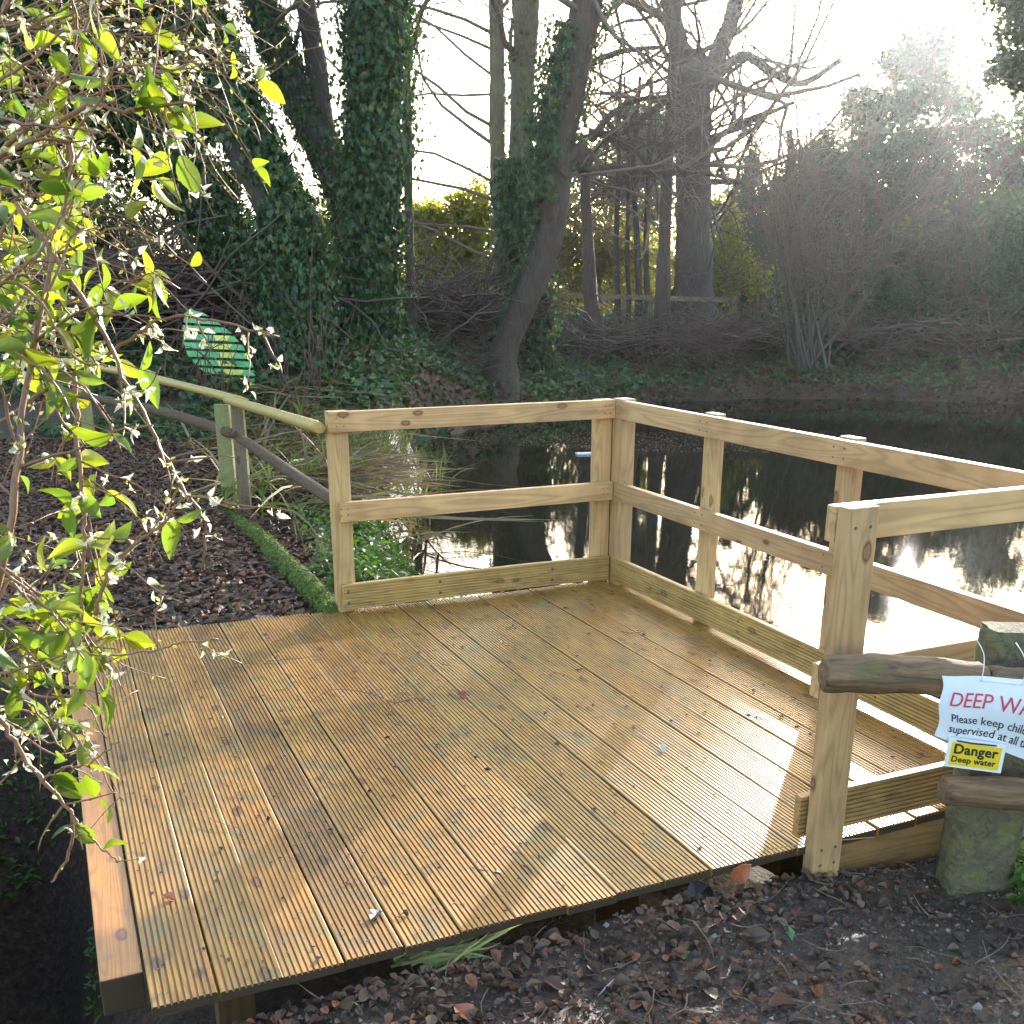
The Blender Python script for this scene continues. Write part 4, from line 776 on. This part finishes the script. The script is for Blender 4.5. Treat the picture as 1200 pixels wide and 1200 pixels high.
for (x, Y) in ((238, 11.8), (262, 11.7), (335, 12), (352, 11.5), (372, 12), (385, 12.5)):
    p = at(x, 460, Y); p[2] = tz(p[0], p[1])
    for j in range(4): grow(bb, p, (RNG.normal(0, .3), 0, 1), RNG.uniform(.6, 1.3), .009, 2, 3, .6, .1, (3, 3, 2), .0, .003)
tag(put(bb, 'bramble_whips', M['twig_red']), 'thin reddish bramble stems arching from the banks', 'brambles', kind='stuff')
# fleck of scum and floating debris by the left of the pond
fl = Acc(); x = RNG.uniform(-1.2, 4, 16000); y = RNG.uniform(6.2, 16, 16000); ok = (sdf(x, y) < -.03) & (wob(x, y, .8, 21, 6) > .05+.55*sm(7, 12, y)-.3*(sdf(x, y) > -.8)); x, y = x[ok], y[ok]; P = np.stack([x, y, np.full(len(x), WZ+.003)], -1)
fl.leaves(P, np.array([0, 0, 1])+RNG.normal(0, .05, P.shape), RNG.uniform(.008, .03, len(P)), 'litter', fold=.05)
tag(put(fl, 'floating_debris', M['reed_dead']), 'small flecks of floating plant debris on the pond by the railing', 'floating debris', kind='stuff')
wb = at(684, 531, 9.); wb = gz(684, 531, WZ+.02); tag(bar('floating_board', (wb[0]-.10, wb[1], WZ+.012), (wb[0]+.12, wb[1]+.05, WZ+.012), .10, .02, M['white_board'], None), 'pale board floating on the water beside the corner post', 'board')
# ------------------------------------------------------------------ small things on the deck and soil
def loose_leaf(name, label, p, size, mat, up=(0, 0, 1), group=None, cat='leaf', fold=.3):
    ac = Acc(); ac.leaves(np.array([[0, 0, 0.]]), np.array([up], float), np.array([size]), 'litter', fold=fold); o = put(ac, name, mat); o.location = tuple(p); tag(o, label, cat, group); sd = o.modifiers.new('thickness', 'SOLIDIFY'); sd.thickness = .0008; return o
M['dark_fallen'] = flat('dark fallen leaf', (.045, .03, .03), .35); M['red_fallen'] = flat('red brown leaf', (.28, .06, .03), .4); M['orange_fallen'] = flat('orange brown leaf', (.38, .12, .05), .4); M['green_fallen'] = flat('flat green leaf', (.07, .20, .07), .4); M['pale_fallen'] = flat('pale curled leaf', (.5, .48, .44), .5)
loose_leaf('fallen_leaf', 'dark leaf lying flat near the front edge of the decking, left of centre', gz(440, 1072, .004), .045, M['dark_fallen'])
loose_leaf('fallen_leaf', 'curled grey leaf on the decking right of the middle', gz(775, 877, .006), .035, M['pale_fallen'], (.5, -.5, 1))
loose_leaf('fallen_leaf', 'small orange-red leaf on the left front boards', gz(198, 1052, .006), .035, M['orange_fallen'], (.3, -.4, 1))
loose_leaf('fallen_leaf', 'small dark red leaf at the middle of the decking', gz(541, 815, .006), .045, M['red_fallen'], (.3, -.2, 1))
loose_leaf('fallen_leaf', 'upright orange leaf standing at the front edge near the front post', gz(868, 1022, -.03), .065, M['orange_fallen'], (-.3, -1, .2))
loose_leaf('fallen_leaf', 'flat green leaf on the foreground soil', gz(915, 1093, -.10), .085, M['green_fallen'], (.1, -.2, 1))
loose_leaf('fallen_leaf', 'large dark purple leaf on the soil beside the front edge of the deck', gz(818, 1050, -.09), .10, M['dark_fallen'], (.2, -.5, 1))
loose_leaf('fallen_leaf', 'pale curled leaf on the soil at the bottom centre', gz(708, 1165, -.10), .075, M['pale_fallen'], (1, -.3, .6), fold=.9)
loose_leaf('fallen_leaf', 'orange leaf on the soil at the bottom left of centre', gz(545, 1188, -.10), .06, M['orange_fallen'], (.2, -.3, 1))
for k in range(26):
    p = Lw(RNG.uniform(.1, 2.6), RNG.uniform(.1, 2.75), .004); loose_leaf('leaf_scrap', 'tiny dark leaf scrap lying on the wet decking', p, RNG.uniform(.010, .020), M['dark_fallen'], (RNG.normal(0, .3), RNG.normal(0, .3), 1), 'leaf scraps on the decking', 'leaf scrap')
sp_ = Acc(); n = 1500; aa = RNG.uniform(.0, 2.7, n); bb_ = RNG.uniform(-.0, 2.8, n); Pw = O2[None]+aa[:, None]*U+bb_[:, None]*V_; Pw = np.concatenate([Pw, np.full((n, 1), .0025)], 1); s_ = RNG.gamma(2., .0012, n)+.0012
VV = Pw[:, None]+oc[None]*s_[:, None, None]*np.array([1, 1, .5])*(1+RNG.normal(0, .35, (n, 6, 3))); sp_.add(VV.reshape(-1, 3), (ff[None]+(np.arange(n)*6)[:, None, None]).reshape(-1, 3))
for k in range(130):
    p = Lw(RNG.uniform(.1, 2.6), RNG.uniform(.1, 2.75), .004); an = RNG.uniform(0, 6.28); Q, _ = wander(p, (math.cos(an), math.sin(an), 0.), RNG.uniform(.015, .06), 4, .3); Q[:, 2] = .003; sp_.tube(Q, .0009, 3)
tag(put(sp_, 'dirt_specks', M['dark_fallen']), 'dark specks of dirt and plant bits scattered on the decking', 'dirt', kind='stuff')
def twig_thing(label, paths, r, mat='stem', name='fallen_twig', cat='twig'):
    ac = Acc()
    for P in paths: ac.tube(smoothpath(P, 14), np.linspace(r, r*.5, 14), 5, rough=.1)
    o = put(ac, name, M[mat], None, paths[0][0]); tag(o, label, cat)
twig_thing('forked brown twig arching over the boards in the middle of the deck', [[gz(455, 838, .003), gz(463, 822, .02), gz(478, 805, .03), gz(500, 782, .03), gz(512, 775, .02)], [gz(463, 824, .02), gz(430, 812, .035), gz(390, 808, .025), gz(364, 822, .003)], [gz(463, 824, .02), gz(490, 818, .04), gz(512, 825, .03), gz(510, 845, .003)]], .0024)
twig_thing('long thin curved twig lying on the left rear boards', [[gz(312, 775, .003), gz(345, 772, .01), gz(375, 770, .012), gz(405, 780, .003)]], .0018)
twig_thing('straight thin twig lying on the left front boards', [[gz(212, 927, .004), gz(232, 945, .012), gz(248, 960, .012), gz(285, 972, .004)]], .0018)
twig_thing('small dark twig on the rear boards near the corner', [[gz(728, 740, .003), gz(742, 742, .008), gz(756, 738, .01), gz(752, 728, .02)]], .0022)
twig_thing('long dry grass stem arching across the foot of the front post', [[gz(800, 1042, -.09), gz(840, 1022, -.06), gz(885, 1000, .0), gz(940, 989, .015), gz(1025, 981, .02)]], .0024, 'yellow_rail')
sb = Acc(); cbase = gz(505, 1130, -.10)
for k in range(90):
    p = cbase+RNG.normal(0, 1, 3)*np.array([.05, .022, 0])+np.array([0, 0, .01+.02*RNG.random()]); Q, _ = wander(p, (.95, .33, .16+RNG.normal(0, .1)), RNG.uniform(.08, .22), 5, .14, -.02); sd = np.array([0, .5, .8]); ww = .0042; t_ = np.array([1, 1, 1, .8, .5, .1])[:, None]
    sb.add(np.concatenate([Q-sd*ww*t_, Q+sd*ww*t_]), np.stack([np.arange(5), np.arange(5)+1, np.arange(5)+7, np.arange(5)+6], -1))
tag(put(sb, 'reed_bundle', M['straw'], None, cbase), 'small bundle of yellow-green cut reeds lying at the front edge of the decking', 'reeds')
# ------------------------------------------------------------------ honeysuckle in the left foreground
bush_base = np.array([-2.1, 2.0, -.2])
hs = thing('honeysuckle_bush', 'sunlit flowering honeysuckle with arching brown stems filling the left foreground', 'bush', bush_base)
stm = Acc(); lvs = Acc(); flw = Acc(); bud = Acc(); SUNV = None
def bleaf(p, d, s):
    nn = np.cross(d, RNG.normal(0, 1, 3)); nn = nrmz(nn+np.array([0, 0, .5])+RNG.normal(0, .4, 3)); lvs.leaves(np.array([p]), np.array([nn]), np.array([s*1.13]), 'leafhi', updir=d+np.array([0, 0, -.25]), fold=.35)
def bflower(p):
    for k in range(3): flw.leaves(np.array([p+RNG.normal(0, .004, 3)]), RNG.normal(0, 1, (1, 3)), np.array([RNG.uniform(.009, .016)]), 'oval', fold=.6)
    bud.leaves(np.repeat(p[None], 2, 0), RNG.normal(0, 1, (2, 3)), RNG.uniform(.006, .011, 2), 'oval')
def dress(Q, leafy, s=(.025, .048), step=.055, fl=.16):
    L = np.linalg.norm(np.diff(Q, axis=0), axis=1).sum(); n = max(2, int(L/step))
    for k in range(n):
        t = (k+RNG.random()*.6)/n*(len(Q)-1.01); i = int(t); p = Q[i]+(Q[i+1]-Q[i])*(t-i); d = nrmz(Q[i+1]-Q[i])
        if RNG.random() < leafy:
            sdv = nrmz(np.cross(d, RNG.normal(0, 1, 3)))
            for sg in (1, -1):
                if RNG.random() < .85: bleaf(p, nrmz(sdv*sg+d*.4), RNG.uniform(*s))
        elif RNG.random() < fl: bflower(p+RNG.normal(0, .004, 3))
        else: bud.leaves(p[None], RNG.normal(0, 1, (1, 3)), np.array([RNG.uniform(.005, .009)]), 'oval')
def stem(pts, r, leafy=.3, twigs=6, tl=(.06, .2), n=30, step=.05, s=(.025, .048), fl=.3, tw_leaf=None):
    P = smoothpath([at(*p) for p in pts], n); P = P+RNG.normal(0, .0015, P.shape); stm.tube(P, np.linspace(r, r*.45, n), 6, rough=.06); dress(P, leafy, s, step, fl)
    for k in range(twigs):
        i = RNG.integers(2, n-1); d = nrmz(P[i]-P[i-1]); sdv = nrmz(np.cross(d, RNG.normal(0, 1, 3))*np.array([1, .5, 1])); Q, dd = wander(P[i], d*.5+sdv, RNG.uniform(*tl), 8, .13, -.02)
        stm.tube(Q, np.linspace(r*.45, r*.2, 9).clip(.0008), 4, rough=.05); dress(Q, leafy if tw_leaf is None else tw_leaf, s, .03, fl)
def st2(*a_, **k_): stem(*a_, **k_)
stem([(-60, 230, 1.7), (25, 155, 1.6), (75, 80, 1.6), (122, -15, 1.6)], .0045, .25, 8)
stem([(-60, 215, 1.6), (35, 165, 1.55), (100, 125, 1.5), (150, 130, 1.5), (190, 124, 1.5), (228, 122, 1.5)], .004, .22, 9, fl=.5)
stem([(72, 100, 1.6), (80, 190, 1.6), (80, 215, 1.6), (60, 290, 1.55), (50, 345, 1.55), (30, 420, 1.5)], .0035, .3, 10)
stem([(20, 240, 1.45), (70, 310, 1.42), (125, 398, 1.4), (153, 460, 1.4), (187, 522, 1.4), (217, 577, 1.4), (241, 612, 1.4), (237, 668, 1.42)], .0036, .06, 10, (.06, .16), fl=.5, tw_leaf=.03)
stem([(-40, 520, 1.5), (60, 455, 1.5), (150, 400, 1.5), (196, 372, 1.5), (250, 376, 1.5), (328, 394, 1.52)], .0034, .05, 7, (.05, .12), fl=.6, tw_leaf=.02)
stem([(-20, 740, 1.3), (8, 640, 1.3), (20, 555, 1.32), (28, 470, 1.35), (55, 330, 1.4), (82, 212, 1.5), (78, 150, 1.5)], .0055, .15, 9)
stem([(112, 720, 1.35), (128, 670, 1.35), (155, 640, 1.35), (192, 612, 1.35), (213, 578, 1.35)], .0034, .08, 4, fl=.4)
stem([(88, 440, 1.4), (92, 560, 1.38), (99, 625, 1.36), (94, 700, 1.35), (92, 780, 1.33)], .0035, .25, 9)
stem([(-60, 790, 1.15), (0, 843, 1.15), (20, 877, 1.15), (47, 913, 1.15), (83, 953, 1.15), (80, 1000, 1.15), (60, 1034, 1.15)], .0036, .14, 4, (.05, .1), s=(.03, .045))
stem([(47, 913, 1.15), (75, 900, 1.15), (104, 895, 1.15), (140, 868, 1.15)], .002, .25, 3, (.03, .06))
stem([(83, 953, 1.15), (110, 985, 1.15), (140, 1012, 1.15)], .0018, .3, 2, (.03, .06))
stem([(-30, 800, 1.25), (60, 772, 1.25), (160, 765, 1.25), (215, 753, 1.25), (255, 750, 1.27)], .0018, .12, 4, (.03, .08))
for k in range(48):
    y0 = RNG.uniform(-20, 450) if k < 36 else RNG.uniform(640, 860); x0 = RNG.uniform(-60, 10); Y0 = RNG.uniform(1.2, 2.0); reach = RNG.uniform(80, 190)*(1 if y0 < 850 else .7); dy = RNG.uniform(-120, 120)
    stem([(x0, y0, Y0), (x0+reach*.4, y0+dy*.35+RNG.normal(0, 18), Y0*RNG.uniform(.95, 1.05)), (x0+reach*.75, y0+dy*.75+RNG.normal(0, 18), Y0), (x0+reach, y0+dy*1.2+RNG.normal(0, 20), Y0)], .0024, .20 if y0 > 150 else .13, 4, (.05, .16), 20, .05, (.022, .046), .13)
for k in range(8):   # leafier lower left mass
    y0 = RNG.uniform(680, 880); x0 = RNG.uniform(-60, 20); Y0 = RNG.uniform(1.1, 1.5)
    stem([(x0, y0-60, Y0), (x0+50, y0-20, Y0), (x0+95, y0+20, Y0), (x0+125, y0+70, Y0)], .0022, .38, 4, (.05, .12), 16, .04, (.022, .044), .4)
for k in range(26):   # thin grey-green twigs arching across the top
    y0 = RNG.uniform(-40, 120); x0 = RNG.uniform(-40, 60); Y0 = RNG.uniform(1.7, 2.4); stem([(x0, y0+RNG.uniform(-30, 60), Y0), (x0+100, y0, Y0), (x0+170, y0+RNG.uniform(-30, 20), Y0), (x0+RNG.uniform(210, 290), y0+RNG.uniform(-50, 40), Y0)], .0018, .02, 5, (.08, .25), 18, .09, fl=.15, tw_leaf=.02)
for k in range(14):   # stems running back to the roots left of the frame
    q = at(-30, RNG.uniform(150, 850), RNG.uniform(1.3, 1.9)); P = smoothpath([bush_base+RNG.normal(0, .12, 3)*np.array([1, 1, 0]), (bush_base+q)/2+np.array([-.1, .1, .25]), q], 16); stm.tube(P, np.linspace(.009, .004, 16), 6, cap=False)
    dress(P, .35, (.03, .05), .06)
put(stm, 'stems', M['stem'], hs, bush_base); put(lvs, 'leaves', M['bush_leaf'], hs, bush_base); put(flw, 'flowers', M['petal'], hs, bush_base); put(bud, 'buds', M['bud'], hs, bush_base)
# ------------------------------------------------------------------ light, sky, air
SAZ, SEL = 21.2, 14.5
w = bpy.data.worlds.new('World'); S.world = w; w.use_nodes = True; nt = w.node_tree; bg = nt.nodes['Background']; sky = nt.nodes.new('ShaderNodeTexSky'); sky.sky_type = 'NISHITA'; sky.sun_disc = False
sky.sun_elevation = R(SEL); sky.sun_rotation = R(SAZ); sky.air_density = 1.; sky.dust_density = 2.; sky.ozone_density = 2.; tn = nt.nodes.new('ShaderNodeMix'); tn.data_type = 'RGBA'; tn.blend_type = 'MULTIPLY'; tn.inputs[0].default_value = 1; tn.inputs[7].default_value = (1.08, 1., .87, 1); nt.links.new(sky.outputs[0], tn.inputs[6]); nt.links.new(tn.outputs[2], bg.inputs[0]); bg.inputs[1].default_value = .15
sl = bpy.data.lights.new('sun', 'SUN'); sl.energy = 2.8; sl.angle = R(.5); sl.color = (1, .955, .88); so = bpy.data.objects.new('sun', sl); C.objects.link(so)
sd = Vector((math.sin(R(SAZ))*math.cos(R(SEL)), math.cos(R(SAZ))*math.cos(R(SEL)), math.sin(R(SEL)))); so.rotation_euler = sd.to_track_quat('Z', 'Y').to_euler(); so.location = sd*30
HAZE = .00034  # thin scattering volume added for a glow around the sun, standing in for flare
if HAZE:
    bm = bmesh.new(); bmesh.ops.create_cube(bm, size=1); bmesh.ops.scale(bm, vec=(810, 950, 24), verts=bm.verts); bmesh.ops.translate(bm, vec=(0, 430, 8), verts=bm.verts); me = bpy.data.meshes.new('haze'); bm.to_mesh(me); bm.free()
    hm = bpy.data.materials.new('added sun glow haze'); hm.use_nodes = True; hn = hm.node_tree; hn.nodes.remove(hn.nodes['Principled BSDF']); pv = hn.nodes.new('ShaderNodeVolumePrincipled'); pv.inputs['Color'].default_value = (.84, .90, 1, 1); pv.inputs['Density'].default_value = HAZE; pv.inputs['Anisotropy'].default_value = .86
    hn.links.new(pv.outputs[0], hn.nodes['Material Output'].inputs['Volume']); tag(link('haze', me, hm), 'thin haze volume added for a glow towards the low sun', 'haze', kind='stuff')
S.view_settings.view_transform = 'Standard'; S.view_settings.look = 'None'; S.view_settings.gamma = 1; S.view_settings.exposure = 2.62; S.view_settings.use_curve_mapping = False
cy = S.cycles; cy.max_bounces = 6; cy.diffuse_bounces = 3; cy.glossy_bounces = 3; cy.transmission_bounces = 4; cy.transparent_max_bounces = 4; cy.caustics_reflective = False; cy.caustics_refractive = False; cy.sample_clamp_indirect = 6
S.render.engine = 'CYCLES'
